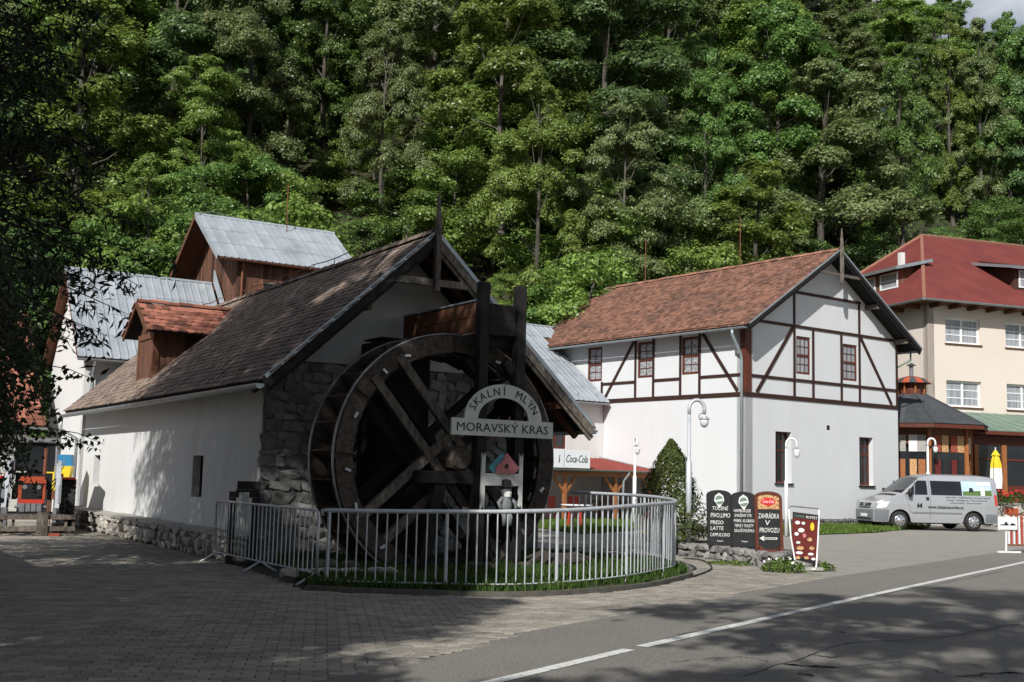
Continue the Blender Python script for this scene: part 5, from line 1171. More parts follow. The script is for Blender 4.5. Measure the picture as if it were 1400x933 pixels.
for i in range(len(xs_) - 1):
    o_, q = i * row, (i + 1) * row
    for k in range(nt_):
        F.append((o_ + k, q + k, q + k + 1, o_ + k + 1)); a = nt_ + 1; F.append((o_ + a + k, o_ + a + k + 1, q + a + k + 1, q + a + k))
    # rounded roof strip
    m = 8; base_i = len(V)
    for x, oo in ((xs_[i], o_), (xs_[i + 1], q)):
        L0, R0 = Vector(V[oo + nt_]), Vector(V[oo + row - 1])
        for k in range(m + 1): t = k / m; p = L0.lerp(R0, t); V.append((p.x, p.y, p.z + .06 * math.sin(math.pi * t) * min(1, max(0, x - .2))))
    for k in range(m): F.append((base_i + k, base_i + m + 1 + k, base_i + m + 2 + k, base_i + k + 1))
F.append(tuple(range(0, nt_ + 1))[::1] + tuple(range(row - 1, nt_, -1))); e = (len(xs_) - 1) * row; F.append(tuple(e + k for k in range(nt_ + 1))[::-1] + tuple(e + k for k in range(nt_ + 1, row)))
me = bpy.data.meshes.new('body'); me.from_pydata(V, [], F); me.update(); b_ = bmesh.new(); b_.from_mesh(me); bmesh.ops.remove_doubles(b_, verts=b_.verts, dist=1e-4); bmesh.ops.recalc_face_normals(b_, faces=b_.faces); b_.to_mesh(me); b_.free()
body = obj('body', me, 'van_silver', van, smooth=True)
for p_ in me.polygons: p_.use_smooth = len(p_.vertices) < 6
def patch(name, m, c, s_, off=.006, nu=8, nv=8, parent=van):     # four (x, z) corners laid on a flank
    mb = MB(); c = [Vector((q[0], q[1])) for q in c]
    pt = lambda u, v: (lambda q: (q.x, s_ * (wid(q.x, q.y) + off), q.y))(c[0].lerp(c[1], u).lerp(c[3].lerp(c[2], u), v))
    for i in range(nu):
        for j in range(nv):
            f = [pt(i / nu, j / nv), pt((i + 1) / nu, j / nv), pt((i + 1) / nu, (j + 1) / nv), pt(i / nu, (j + 1) / nv)]; mb.face(f if s_ < 0 else f[::-1])
    return mb.build(name, m, parent, smooth=True)
for s_ in (-1, 1):
    fd = patch('side_window', 'glass_dark', [(1.17, 1.30), (2.05, 1.30), (2.05, 1.83), (1.70, 1.83)], s_)
    patch('window_pillar', 'van_grey', [(1.50, 1.28), (1.55, 1.28), (1.60, 1.83), (1.55, 1.83)], s_, .010, 2, 8, fd)
    patch('side_window', 'glass_dark', [(2.20, 1.30), (3.42, 1.30), (3.42, 1.83), (2.20, 1.83)], s_)
    patch('side_window', 'photo_sky', [(3.44, 1.30), (4.66, 1.30), (4.62, 1.84), (3.44, 1.84)], s_, .006)
    patch('window_print', 'photo_green', [(3.46, 1.31), (4.64, 1.31), (4.63, 1.52), (3.46, 1.46)], s_, .010, 8, 3); patch('window_print', 'white_plastic', [(4.18, 1.32), (4.34, 1.32), (4.34, 1.62), (4.18, 1.62)], s_, .013, 3, 3); patch('window_print', 'white_plastic', [(4.05, 1.70), (4.62, 1.68), (4.60, 1.82), (4.05, 1.82)], s_, .012, 4, 2); patch('window_print', 'board_black', [(3.70, 1.44), (3.90, 1.44), (3.86, 1.60), (3.74, 1.60)], s_, .014, 3, 3)
    patch('lower_trim', 'van_grey', [(1.42, .60), (3.40, .60), (3.40, .66), (1.42, .66)], s_, .012, 12, 1)
    patch('sill_trim', 'van_grey', [(4.34, .30), (4.84, .30), (4.84, .62), (4.34, .62)], s_, .007, 4, 4)
    patch('bumper_side', 'van_grey', [(.02, .30), (.49, .30), (.52, .72), (.02, .72)], s_, .008, 6, 5)
    patch('door_seam', 'black_paint', [(2.13, .36), (2.14, .36), (2.14, 1.9), (2.13, 1.9)], s_, .004, 1, 12); patch('door_seam', 'black_paint', [(1.36, .62), (1.37, .62), (1.20, 1.28), (1.19, 1.28)], s_, .004, 1, 8); patch('door_seam', 'black_paint', [(3.44, .95), (3.45, .95), (3.45, 1.29), (3.44, 1.29)], s_, .004, 1, 4)
    patch('door_handle', 'black_paint', [(1.98, 1.10), (2.09, 1.10), (2.09, 1.22), (1.98, 1.22)], s_, .02, 2, 2)
    y = s_ * 1.10
    mr = MB().lathe([(.02, -.15), (.09, -.13), (.10, .02), (.09, .14), (.02, .16)], 8, M=Matrix.Translation((1.30, y, 1.36)) @ Matrix.Diagonal((.8, 1, 1, 1))); mr.tube([(1.34, s_ * .95, 1.28), (1.31, y, 1.25)], .03, 6); mr.build('wing_mirror', 'black_paint', van, smooth=True)
    patch('headlight', 'lamp_glass', [(.06, .76), (.42, .80), (.56, 1.04), (.14, .99)], s_, .012, 5, 5)
    patch('rear_light', 'red_paint', [(4.74, .95), (4.845, .95), (4.83, 1.35), (4.72, 1.35)], s_, .008, 2, 4)
for xc in XW:
    for s_ in (-1, 1):
        wl = MB(); M = Matrix.Translation((xc, s_ * .86, .335)) @ Matrix.Rotation(rad(90), 4, 'X')
        wl.lathe([(.20, -.10), (.31, -.105), (.335, -.06), (.335, .06), (.31, .105), (.20, .10)], 26, M=M); wl = wl.build('wheel', 'rubber', van, smooth=True)
        yy = s_ * .97; hc = MB(); n_ = 7
        hc.lathe([(.205, -.02), (.215, .0), (.19, .012), (.07, .03), (.055, .045), (.01, .045)], 24, M=Matrix.Translation((xc, s_ * .955, .335)) @ Matrix.Rotation(rad(90) * (1 if s_ < 0 else -1), 4, 'X')); hub = hc.build('hubcap', 'chrome', wl, smooth=True)
        for k in range(n_):
            a = 2 * math.pi * k / n_; MB().lathe([(.030, 0), (.028, .006)], 8, M=Matrix.Translation((xc + .14 * math.cos(a), s_ * .972, .335 + .14 * math.sin(a))) @ Matrix.Rotation(rad(90) * (1 if s_ < 0 else -1), 4, 'X')).build('hub_hole', 'black_paint', hub)
# windscreen, grille, plate
def front_quad(name, m, x0, x1, y0, y1, off=.012, nv=8, nu=8):
    mb = MB()
    def pt(u, v):
        x = x0 + (x1 - x0) * v; z = ztop(x); w_ = wid(x, z); y = (y0 + (y1 - y0) * u) * w_; t = (y / w_ + 1) / 2; return (x - off * .6, y, z + .06 * math.sin(math.pi * t) * min(1, max(0, x - .2)) + off)
    for i in range(nu):
        for j in range(nv): mb.face([pt(i / nu, j / nv), pt((i + 1) / nu, j / nv), pt((i + 1) / nu, (j + 1) / nv), pt(i / nu, (j + 1) / nv)][::-1])
    return mb.build(name, m, van, smooth=True)
front_quad('windscreen', 'glass_dark', 1.07, 1.79, -.90, .90); front_quad('bonnet_vent', 'black_paint', .80, .95, -.75, .75, .010, 2, 6)
for k, (z0, z1) in enumerate(((.76, .81), (.84, .89), (.92, .955))): MB().box(-.015 + k * .012, .06, -.48, .48, z0, z1).build('grille_slot', 'black_paint', van)
MB().tube([(-.02, 0, .885), (.02, 0, .885)], .07, 16).build('badge', 'chrome', van)
MB().box(-.03, .1, -.74, .74, .30, .70).build('front_bumper', 'van_grey', van); MB().box(-.04, -.02, -.27, .27, .44, .55).build('number_plate', 'white_plastic', van); MB().box(-.038, -.015, -.6, .6, .33, .40).build('air_intake', 'black_paint', van)
t = fit_w(lettering('www.chatamacocha.cz', .17, 'black_paint', van, 2.75, -1.0, .80, ext=.001, offset=.004), 1.42); t.location.y = -(wid(2.7, .85) + .006)
for k, (s0, w_) in enumerate((('Skalní Mlýn - Chata Macocha - Punkevní jeskyně', 1.75), ('Hotely - Restaurace - Moravský kras', 1.6), ('ubytování - stravování', 1.25))):
    t = fit_w(lettering(s0, .075, 'black_paint', van, 3.65 - .05 * k, 0, 1.20 - k * .10, ext=.001), w_); t.location.y = -(wid(3.4, 1.2 - k * .1) + .008); t.rotation_euler.x = rad(90) - .03
for px_ in (1.62, 1.74): patch('door_emblem', 'black_paint', [(px_, .82), (px_ + .07, .82), (px_ + .07, 1.0), (px_, .96)], -1, .006, 1, 1)
patch('door_emblem', 'black_paint', [(1.69, .86), (1.74, .86), (1.74, .92), (1.69, .92)], -1, .006, 1, 1)
MB().box(.25, .9, -.85, .85, .2, .32).box(4.2, 4.7, -.85, .85, .22, .32).box(1.4, 3.4, -.8, .8, .22, .30).build('underbody', 'black_paint', van)

# ------------------------------------------------------------------ tractor
trc = thing('tractor', 'red farm tractor with grey front loader arms and worn tyres parked at the mill end', 'tractor', (-11.45, 28.4, 0), rad(21))
# faces -Y; x right
def wheel_big(x, y, R_, wd, name='wheel'):
    M = Matrix.Translation((x, y, R_)) @ Matrix.Rotation(rad(90), 4, 'Y')
    mb = MB(); mb.lathe([(R_ * .55, -wd / 2), (R_ * .90, -wd / 2), (R_ * .96, -wd * .35), (R_ * .96, wd * .35), (R_ * .90, wd / 2), (R_ * .55, wd / 2)], 26, M=M); o = mb.build(name, 'rubber', trc, smooth=True)
    n = 22
    mb = MB()
    for k in range(n):
        for s_ in (-1, 1):
            a = 2 * math.pi * (k + (.5 if s_ > 0 else 0)) / n; a2 = a + .22; p = lambda a, xx, rr_: Vector((x + xx, y + rr_ * math.cos(a), R_ + rr_ * math.sin(a)))
            mb.beam(p(a, s_ * wd * .02, R_ * .975), p(a2, s_ * wd * .48, R_ * .955), .055, .07, p(a, 0, 1) - p(a, 0, 0))
    mb.build('tread', 'rubber', o)
    MB().lathe([(R_ * .56, -wd * .3), (R_ * .5, -wd * .1), (R_ * .2, -wd * .05), (R_ * .2, wd * .05), (R_ * .5, wd * .1), (R_ * .56, wd * .3)], 18, M=M).build('rim', 'red_paint', o)
for s_ in (-1, 1): wheel_big(s_ * .80, .95, .62, .36); wheel_big(s_ * .62, -.95, .40, .24)
hd = MB(); hd.box(-.29, .29, -1.25, .55, .80, 1.24).box(-.26, .26, -1.22, .55, 1.242, 1.30); hd = hd.build('bonnet', 'orange_red', trc)
MB().box(-.215, .215, -1.275, -1.252, .80, 1.15).build('grille', 'black_paint', trc)
MB().box(-.30, .30, -1.29, -1.252, 1.16, 1.21).build('grille_band', 'orange_red', trc); MB().box(-.28, .28, -1.285, -1.252, .70, .79).build('grille_band', 'red_paint', trc)
for s_ in (-1, 1):
    MB().tube([(s_ * .15, -1.29, 1.07), (s_ * .15, -1.27, 1.07)], .05, 16).build('headlight', 'chrome', trc); 
    MB().beam((s_ * .56, .35, 1.62), (s_ * .56, -.35, 1.50), .09, .16).build('loader_arm', 'galv', trc); MB().beam((s_ * .56, -.35, 1.50), (s_ * .56, -1.75, .55), .10, .17, (0, 1, 0)).build('loader_arm', 'galv', trc)
    MB().beam((s_ * .56, .3, .6), (s_ * .56, .35, 1.62), .12, .16, (0, 1, 0)).build('loader_mast', 'galv', trc); MB().tube([(s_ * .60, .25, .9), (s_ * .60, -.75, 1.12)], .04, 8).build('ram', 'chrome', trc); MB().tube([(s_ * .60, -.7, 1.3), (s_ * .60, -1.68, .72)], .035, 8).build('ram', 'chrome', trc)
    MB().box(s_ * .74 - .22, s_ * .74 + .22, .45, 1.5, 1.24, 1.29).build('mudguard', 'red_paint', trc)
    for y_ in (.35, 1.45): MB().tube([(s_ * .5, y_, 1.2), (s_ * .47, y_ + .04, 2.15)], .035, 6).build('cab_pillar', 'steel', trc)
    MB().box(s_ * .62 - .05, s_ * .62 + .05, .28, .36, 1.25, 1.38).build('side_lamp', 'red_paint', trc)
MB().box(-.56, .56, .25, 1.6, 2.15, 2.24).build('cab_roof', 'steel', trc); MB().box(-.45, .45, .36, .375, 1.42, 2.12).build('windscreen', 'glass_dark', trc); MB().box(-.42, .42, .42, 1.3, 1.0, 1.38).build('cab_body', 'black_paint', trc)
MB().box(-.3, .3, -1.2, 1.5, .45, .80).build('chassis', 'steel', trc); MB().tube([(.24, -.2, 1.36), (.24, -.2, 2.0)], .04, 8).build('exhaust', 'rust', trc); MB().box(-.6, .6, -1.0, -.9, .38, .5).build('front_axle', 'steel', trc)
MB().box(-.72, .72, -1.86, -1.76, .36, .48).build('loader_bar', 'wood_weather', trc)
for s_ in (-1, 1):
    for j in range(3): MB().tube(catmull([(s_ * .33, -.9 + .25 * j, 1.0), (s_ * .45, -.9 + .2 * j, 1.22 - .1 * j), (s_ * .54, -.7 + .2 * j, 1.28)], 4), .016, 5).build('hose', 'rubber', trc)
    MB().box(s_ * .38 - .05, s_ * .38 + .05, -1.05, .3, .78, 1.02).build('engine_side', 'black_paint', trc); MB().tube([(s_ * .5, .3, 1.3), (s_ * .66, .2, 1.55), (s_ * .66, .2, 1.75)], .012, 5).build('mirror_arm', 'steel', trc)
for x in (-.18, -.06, .06, .18): MB().box(x - .05, x + .05, -1.44, -1.30, .52, .70).build('front_weight', 'steel', trc)
MB().tube([(-.34, -1.36, .62), (.34, -1.36, .62)], .03, 8).build('bumper', 'steel', trc)
for x in (-.52, .52): MB().box(x - .04, x + .04, -1.84, -1.76, .10, .62).build('fork_bracket', 'steel', trc)
plt = thing('pallet_frame', 'worn grey timber pallet frame leaning on the tractor loader', 'pallet', (-10.55, 26.55, 0), rad(21)); plt.scale = (1, 1, .72)
for z0 in (.14, .50): 
    MB().box(-.80, .04, -.03, .03, z0, z0 + .15).build('slat', 'wood_weather', plt); MB().box(.20, .80, -.03, .03, z0 + .02, z0 + .16).build('slat', 'wood_weather', plt)
for x in (.04, .165): MB().box(x - .058, x + .058, -.075, -.032, 0, .74).build('upright', 'wood_weather', plt)
for x in (-.74, -.5, .6, .76): MB().box(x - .03, x + .03, .032, .08, 0, .66).build('upright', 'wood_weather', plt)
p = G(71, 733); tag(MB().box(-.16, .16, -.1, .1, 0, .065, Matrix.Translation((p.x, p.y, 0)) @ Matrix.Rotation(.3, 4, 'Z')).build('brick', 'brick_red'), 'single red brick lying before the pallet frame', 'brick')
hp_ = thing('salt_spreader', 'yellow salt hopper with blue lid beside the tractor wheel', 'spreader', (-12.05, 31.6, 0), 0.2); hp_.scale = (.42, .6, .97)
mb = MB(); mb.prism([(-.55, .95), (.55, .95), (.78, 1.62), (-.78, 1.62)], XZ(), (-.4, .4)); mb.build('hopper', 'yellow', hp_)
mb = MB(); mb.prism([(-.80, 1.625), (.80, 1.625), (.70, 1.93), (-.70, 1.93)], XZ(), (-.42, .42)); mb.build('lid', 'blue', hp_)
MB().box(-.6, .6, -.36, .36, .70, .945).build('frame', 'rust', hp_); MB().box(-.1, .1, -.405, -.402, 1.2, 1.42).build('decal', 'black_paint', hp_)
for x in (-.5, .5):
    for y in (-.3, .3): MB().box(x - .04, x + .04, y - .04, y + .04, 0, .695).build('leg', 'rust', hp_)

# ------------------------------------------------------------------ hotel terrace things, barrier at the road
pr = tw(.35, -3.9, .92); ps = thing('closed_parasol', 'folded yellow and white parasol on the hotel terrace', 'parasol', (pr.x, pr.y, .92)); ps.scale = (.78, .78, .9)
MB().tube([(0, 0, 0), (0, 0, 2.75)], .03, 8).build('pole', 'white_paint', ps)
for (z0, z1, r0, r1, mm) in ((.75, 1.25, .30, .34, 'white_plastic'), (1.255, 1.75, .34, .31, 'chalk'), (1.755, 1.95, .31, .29, 'yellow'), (1.955, 2.35, .29, .17, 'yellow'), (2.355, 2.62, .25, .05, 'yellow')):
    mb = MB(); n = 14
    for k in range(n):
        q = lambda j, r_, z: (r_ * (1 if j % 2 else .72) * math.cos(2 * math.pi * j / n), r_ * (1 if j % 2 else .72) * math.sin(2 * math.pi * j / n), z)
        mb.face([q(k, r0, z0), q(k + 1, r0, z0), q(k + 1, r1, z1), q(k, r1, z1)])
    mb.build('cloth', mm, ps)
for k in range(7):
    pf_ = tw(-2.2 + k * 1.9, -4.25, 1.0)
    t = weeds('flower_box', 'flower trough of green foliage with red blooms on the terrace wall', 'flower box', (pf_.x, pf_.y, 1.0), .95, .55, 700, 'grass', ('flower_red', 40 if k < 3 else 14, .05), ls=.07); t['group'] = 'flower troughs on the terrace wall'
    MB().box(-.85, .85, -.14, .14, 0, .2, Matrix.Rotation(HOT_R, 4, 'Z')).build('trough', 'rust', t)
pb = tw(.6, -4.43, .55); o = MB().box(-.35, .35, -.1, -.06, -.12, .22, Matrix.Translation(pb) @ Matrix.Rotation(HOT_R, 4, 'Z')).build('wall_box', 'orange_red'); tag(o, 'small orange red box fixed to the terrace stone wall', 'box')
bs = G(1378, 756); br = thing('road_barrier', 'red and white slatted barrier with white tow away sign at the roadside', 'barrier', (bs.x, bs.y, 0), rad(12))
for k in range(16): MB().box(.02 + k * .075, .055 + k * .075, -.012, .012, .22, .93).build('slat', 'red_paint' if k % 2 else 'white_paint', br)
MB().box(0, 1.25, -.018, .018, .935, .985).build('top_rail', 'rust', br); MB().box(0, 1.25, -.018, .018, .17, .215).build('bottom_rail', 'rust', br)
MB().tube([(-.02, 0, .95), (-.05, 0, .0)], .025, 8).build('leg', 'white_paint', br); MB().tube([(1.22, 0, .95), (1.25, 0, .0)], .025, 8).build('leg', 'white_paint', br); MB().box(-.28, .35, -.04, .04, .0, .04).build('foot', 'white_paint', br)
sn = MB().box(-.30, .24, -.06, -.045, .58, .90).build('sign_plate', 'white_plastic', br)
MB().prism([(-.25, .70), (-.12, .72), (-.10, .77), (-.05, .77), (-.03, .72), (.0, .71), (.0, .685), (-.25, .685)], XZ(-.062), (-.003, -.001)).prism([(.03, .70), (.08, .74), (.13, .74), (.17, .715), (.20, .70), (.20, .685), (.03, .685)], XZ(-.062), (-.003, -.001)).build('pictogram', 'black_paint', sn)
# ------------------------------------------------------------------ trees
def broadleaf(seed, H, R, n, ls, cb=.28, nc=46, flat=.55, top=.9, narrow=.0, asp=.55):
    g = np.random.default_rng(seed); rr = random.Random(seed)
    t = (np.arange(nc) + g.uniform(0, 1, nc)) / nc; zc = np.clip(cb + (1 - cb) * t ** .9 + g.normal(size=nc) * .05, cb * .8, 1.0)
    prof = np.interp((zc - cb) / (1 - cb), [0, .15, .4, .7, .9, 1], [.45, .85, 1, .78, .42, .08])
    a = np.arange(nc) * 2.39996 + g.uniform(-.6, .6, nc); q = R * prof * g.uniform(.35, 1.02, nc)
    C = np.c_[q * np.cos(a), q * np.sin(a), zc * H - (q / R) ** 2 * H * .03]
    S = R * g.uniform(.22, .42, nc) * np.interp((zc - cb) / (1 - cb), [0, .8, 1], [1, .85, .5])
    w_ = S ** 2; idx = g.choice(nc, n, p=w_ / w_.sum())
    ns = 9; sd = unit(g.normal(size=(nc * ns, 3))); sd[:, 2] = np.where(sd[:, 2] < -.4, -sd[:, 2], sd[:, 2]); sc_ = sd * g.uniform(.45, 1.0, (nc * ns, 1)); ss_ = g.uniform(.26, .56, nc * ns)
    sub_ = idx * ns + g.integers(0, ns, n); d2 = unit(g.normal(size=(n, 3))); rad_ = g.uniform(.2, 1.0, n) ** .5 * (1 + .2 * g.normal(size=n))
    off = (sc_[sub_] + d2 * (rad_ * ss_[sub_])[:, None]) * S[idx][:, None]; d = unit(sd[sub_] * .6 + d2 * .6); off[:, 2] *= flat
    # droop of the outer sprays
    hr = np.hypot(off[:, 0], off[:, 1]); off[:, 2] -= .15 * hr ** 2 / (S[idx] + .1)
    P = C[idx] + off; D = unit(d * .9 + np.array((0, 0, .35)) + g.normal(size=(n, 3)) * .42)
    s_ = ls * g.uniform(.6, 1.35, n)
    crown = quads_mesh('crown', leaf_quads(P, D, s_, asp=asp))
    mb = MB(); bend = g.uniform(-.35, .35, 2); r0 = H * .0105 + .04
    tp = [(bend[0] * math.sin(k * .5), bend[1] * math.sin(k * .37), H * top * k / 7 - (.6 if k == 0 else 0)) for k in range(8)]
    mb.tube(tp, [r0 * (1.25 if k == 0 else 1) * (1 - .12 * k) for k in range(8)], 7)
    for k in range(0, nc, 2):
        z = max(.12 * H, C[k][2] - H * rr.uniform(.08, .22)); f = min(.999, z / (H * top)) * 7; i = int(f); b = Vector(tp[i]).lerp(Vector(tp[i + 1]), f - i)
        e = Vector(C[k]); m = b.lerp(e, .5) + Vector((0, 0, -H * .015)); mb.tube([b, m, e], [r0 * .24, r0 * .15, r0 * .05], 5, cap=False)
    return mb.mesh('trunk'), crown
def spruce(seed, H, R, n, ls, z0=.12, rows=46, per=13, m='needle'):
    g = np.random.default_rng(seed); P = []; D = []; S = []; mb = MB(); mb.tube([(0, 0, -.3), (0, 0, H * .5), (0, 0, H)], [H * .014 + .03, H * .008, .01], 7)
    k_ = max(4, n // (rows * per))
    for j in range(rows):
        t = j / (rows - 1); z = H * (z0 + (1 - z0) * t ** .95); L0 = R * (1 - t) ** .85 + .15
        for i in range(per if t < .8 else 6):
            a = 6.283 * i / per + j * 1.3 + g.uniform(-.25, .25); L_ = L0 * g.uniform(.7, 1.1); dr = g.uniform(.18, .38) * (1 - t * .6)
            pt = lambda s_: Vector((math.cos(a) * L_ * s_, math.sin(a) * L_ * s_, z - dr * L_ * s_ ** 1.4 + .1 * L_ * max(0, s_ - .75)))
            mb.tube([pt(0), pt(.5), pt(1)], [.012 + .008 * L_, .01 + .003 * L_, .005], 4, cap=False)
            u = g.uniform(.08, 1.0, k_) ** .75
            for s_ in u:
                c = pt(s_); lat = g.uniform(-1, 1) * .20 * L_ * (1.15 - s_) ; hang = -abs(g.normal()) * .17 - .02
                P.append((c.x - math.sin(a) * lat, c.y + math.cos(a) * lat, c.z + hang)); D.append((math.cos(a) * .3 + g.normal() * .5, math.sin(a) * .3 + g.normal() * .5, .35 + g.normal() * .4)); S.append(ls * g.uniform(.6, 1.5))
    return mb.mesh('trunk'), quads_mesh('crown', leaf_quads(np.array(P), unit(np.array(D)), np.array(S), asp=.22))
def place_tree(meshes, loc, s_, rz, name, label, group=None, cat='tree', lm=None, bm=None, sz=1.0):
    t = thing(name, label, cat, loc, rz, group); t.scale = (s_, s_, s_ * sz)
    obj('trunk', meshes[0], bm or 'bark', t); c = obj('crown', meshes[1], None, t)
    if lm is not None:
        if not c.data.materials: c.data.materials.append(None)
        c.material_slots[0].link = 'OBJECT'; c.material_slots[0].material = LEAF[lm] if isinstance(lm, int) else MATS[lm]
    return t
FV = [broadleaf(100 + i, 18, (3.6, 4.2, 3.3, 3.9, 4.4, 3.1, 3.7)[i], 74000, .088, cb=(.16, .24, .12, .30, .2, .10, .3)[i], nc=(34, 30, 44, 28, 46, 52, 32)[i], flat=(.85, .75, .9, .8, .5, .95, .8)[i]) for i in range(7)]
FS = [spruce(300 + i, 20, (3.0, 2.6)[i], 16000, .17, z0=.08, rows=48, per=11) for i in range(2)]
BUSH = [broadleaf(500 + i, 5, 2.6, 36000, .052, cb=.06, nc=40, flat=.7) for i in range(2)]
rr6 = random.Random(77); placed = []; FEAT = []
GLAB = {0: 'dark green broadleaf tree', 1: 'yellow green broadleaf tree', 2: 'olive broadleaf tree', 3: 'bluish green broadleaf tree', 4: 'pale green broadleaf tree'}
BEH = ((-.36, 'the red tiled house'), (-.24, 'the metal roofed wing'), (-.13, 'the boarded house'), (-.03, 'the mill gable'), (.05, 'the flume posts'), (.15, 'the link building'), (.26, 'the half timbered house'), (.33, 'the round pavilion'), (9, 'the hotel'))
ROW = ('at the slope foot', 'low on the slope', 'in the third row uphill', 'half way up the slope', 'on the upper slope', 'high on the slope', 'near the hill crest', 'just below the hill crest', 'on the hill crest')
def where(kind, x, y, ri): return '%s %s behind %s' % (kind, ROW[ri], next(n for lim, n in BEH if x / y < lim))
def forest(px, Y, top_py, vi, lm, label, s_y=None):
    """a tree at the distance Y whose top shows at top_py"""
    d = ray(px, 400); x = d.x / d.y * Y; z0 = hill(x, Y); dt = ray(px, top_py); zt = EYE + dt.z / dt.y * Y; h = max(6, zt - z0); s_ = h / 18.4
    FEAT.append((x / Y, Y)); placed.append((x, Y)); w_ = min(1.25, max(.75, 13 / h)) if s_y is None else s_y
    t = place_tree(FV[vi], (x, Y, z0 - .2), s_, rr6.uniform(0, 6.28), 'broadleaf_tree', label, None, 'tree', lm); t.scale = (s_ * w_, s_ * w_, s_); return t
# trees one can tell apart
forest(728, 60, 92, 0, 4, 'bright green rounded tree rising behind the flume posts, lighter than its neighbours')
forest(190, 52, 208, 5, 4, 'small pale green conical tree behind the metal roofed wing', 1.3)
forest(520, 64, 20, 3, 2, 'tall tree with bare pale trunk and high olive crown behind the mill ridge')
forest(850, 62, 120, 4, 2, 'broad olive tree with layered boughs behind the brown tiled roof')
forest(1040, 66, 205, 2, 1, 'low yellow green tree just above the ridge of the half timbered house', 1.5)
forest(960, 70, 60, 1, 0, 'spreading tree with wide fan like boughs above the half timbered house')
forest(260, 62, 60, 4, 1, 'large tree with drooping yellow green boughs left of the boarded house')
forest(1230, 78, 70, 2, 0, 'thick dark tree rising behind the hotel roof edge')
for px_, tp_, vi_, lm_, lab_ in ((1265, 22, 2, 0, 'crest tree with ragged top just left of the last skyline spruce'), (1305, 14, 5, 1, 'narrow crest tree standing against the bright sky above the hotel hip'), (1345, 24, 0, 2, 'olive crest tree against the sky above the hotel dormer'), (1385, 12, 3, 0, 'dark crest tree against the sky above the hotel ridge'), (1425, 18, 4, 3, 'bluish crest tree against the sky at the hotel far end')): forest(px_, 112, tp_, vi_, lm_, lab_)
rows = [(5, 6.2), (11, 5.8), (18, 5.8), (26, 6.2), (35, 6.6), (45, 7.2), (56, 8), (67, 8.5), (78, 9)]
for ri, (dd, sp_) in enumerate(rows):
    x = -70.0 + rr6.uniform(0, 5)
    while x < 95:
        yb = y_foot(x) + dd + rr6.uniform(-2.2, 2.2); xx = x + rr6.uniform(-1.6, 1.6); x += sp_ * rr6.uniform(.75, 1.25)
        if abs(xx) > .445 * yb + 7: continue
        if any((xx - a) ** 2 + (yb - b) ** 2 < 11 for a, b in placed): continue
        if any(abs(xx / yb - fr) < .05 and yb < fy + 1 for fr, fy in FEAT): continue
        if (ri == 0 and rr6.random() < .35) or (-9 < xx < 9 and yb < 57): continue
        placed.append((xx, yb)); h = rr6.uniform(15, 21) if ri else rr6.uniform(8, 13)
        con = rr6.random() < (.22 if xx > 15 else .10) and ri > 1
        if con:
            t = place_tree(FS[rr6.randrange(2)], (xx, yb, hill(xx, yb) - .2), h / 19, rr6.uniform(0, 6.28), 'spruce_tree', where('dark narrow spruce', xx, yb, ri), 'hillside spruces', 'tree', 'needle', 'bark_dark')
        else:
            lm = rr6.choices((0, 1, 2, 3, 4), (4, 3, 3, 3, 1.2))[0]; s_ = h / 18
            t = place_tree(FV[rr6.randrange(7)], (xx, yb, hill(xx, yb) - .2), s_, rr6.uniform(0, 6.28), 'broadleaf_tree', where(GLAB[lm], xx, yb, ri), 'hillside broadleaf trees', 'tree', lm)
            wf = rr6.uniform(1.1, 1.5); t.scale = (s_ * wf, s_ * wf, s_)
print('trees', len(placed))
for px, Y, tp, lm, lab in ((395, 50, 272, 1, 'green shrub showing behind the boarded house ridge'), (800, 66, 372, 4, 'bright green shrub between the mill and the half timbered house'), (755, 62, 400, 1, 'leafy shrub behind the flume end posts'), (880, 66, 360, 0, 'dark shrub behind the middle of the brown tiled roof'), (690, 60, 395, 1, 'shrub with pale grassy foot behind the mill gable'), (340, 53, 285, 0, 'low shrub beside the boarded house roof'), (1180, 72, 330, 3, 'dark shrub behind the gable finial of the half timbered house'), (960, 62, 330, 1, 'yellow green shrub above the brown roof ridge')):
    d = ray(px, 400); x = d.x / d.y * Y; dt = ray(px, tp); zt = EYE + dt.z / dt.y * Y; z0 = hill(x, Y); s_ = max(.6, (zt - z0) / 5.2)
    place_tree(BUSH[int(px) % 2], (x, Y, z0 - .1), s_, px, 'shrub', lab, None, 'shrub', lm)
BL = {0: 'dark green shrub', 1: 'yellow green shrub', 2: 'olive shrub', 3: 'bluish green shrub', 4: 'pale green shrub'}
for k in range(96):
    ri = k % 4; x = rr6.uniform(-48, 62); y = y_foot(x) + (3, 8, 16, 25)[ri] + rr6.uniform(-2, 2)
    if abs(x) > .445 * y + 4 or (-9 < x < 9 and y < 56) or (x < -5 and y < 49): continue
    lm = rr6.choices((0, 1, 2, 3, 4), (4, 3, 3, 2, 1))[0]; s_ = rr6.uniform(.9, 1.7)
    t = place_tree(BUSH[k % 2], (x, y, hill(x, y) - .1), s_, k, 'shrub', where(BL[lm], x, y, ri), 'hillside shrubs', 'shrub', lm); t.scale = (s_ * 1.25, s_ * 1.25, s_)
# undergrowth on the slope
n = 26000; X = RNG.uniform(-62, 90, n); Yv = np.array([y_foot(x) for x in X]) + RNG.uniform(-1, 60, n) ** 1.0
keep = np.abs(X) < .46 * Yv + 6; X, Yv = X[keep], Yv[keep]; Zv = np.array([hill(x, y) for x, y in zip(X, Yv)]); n = len(X)
P = np.c_[X, Yv, Zv + RNG.uniform(0, 1.1, n) ** 2]; stuff(obj('undergrowth', quads_mesh('undergrowth', leaf_quads(P, unit(RNG.normal(size=(n, 3)) * .5 + np.array((0, -.3, .9))), RNG.uniform(.15, .4, n))), LEAF[0]), 'low green undergrowth covering the wooded slope', 'undergrowth')

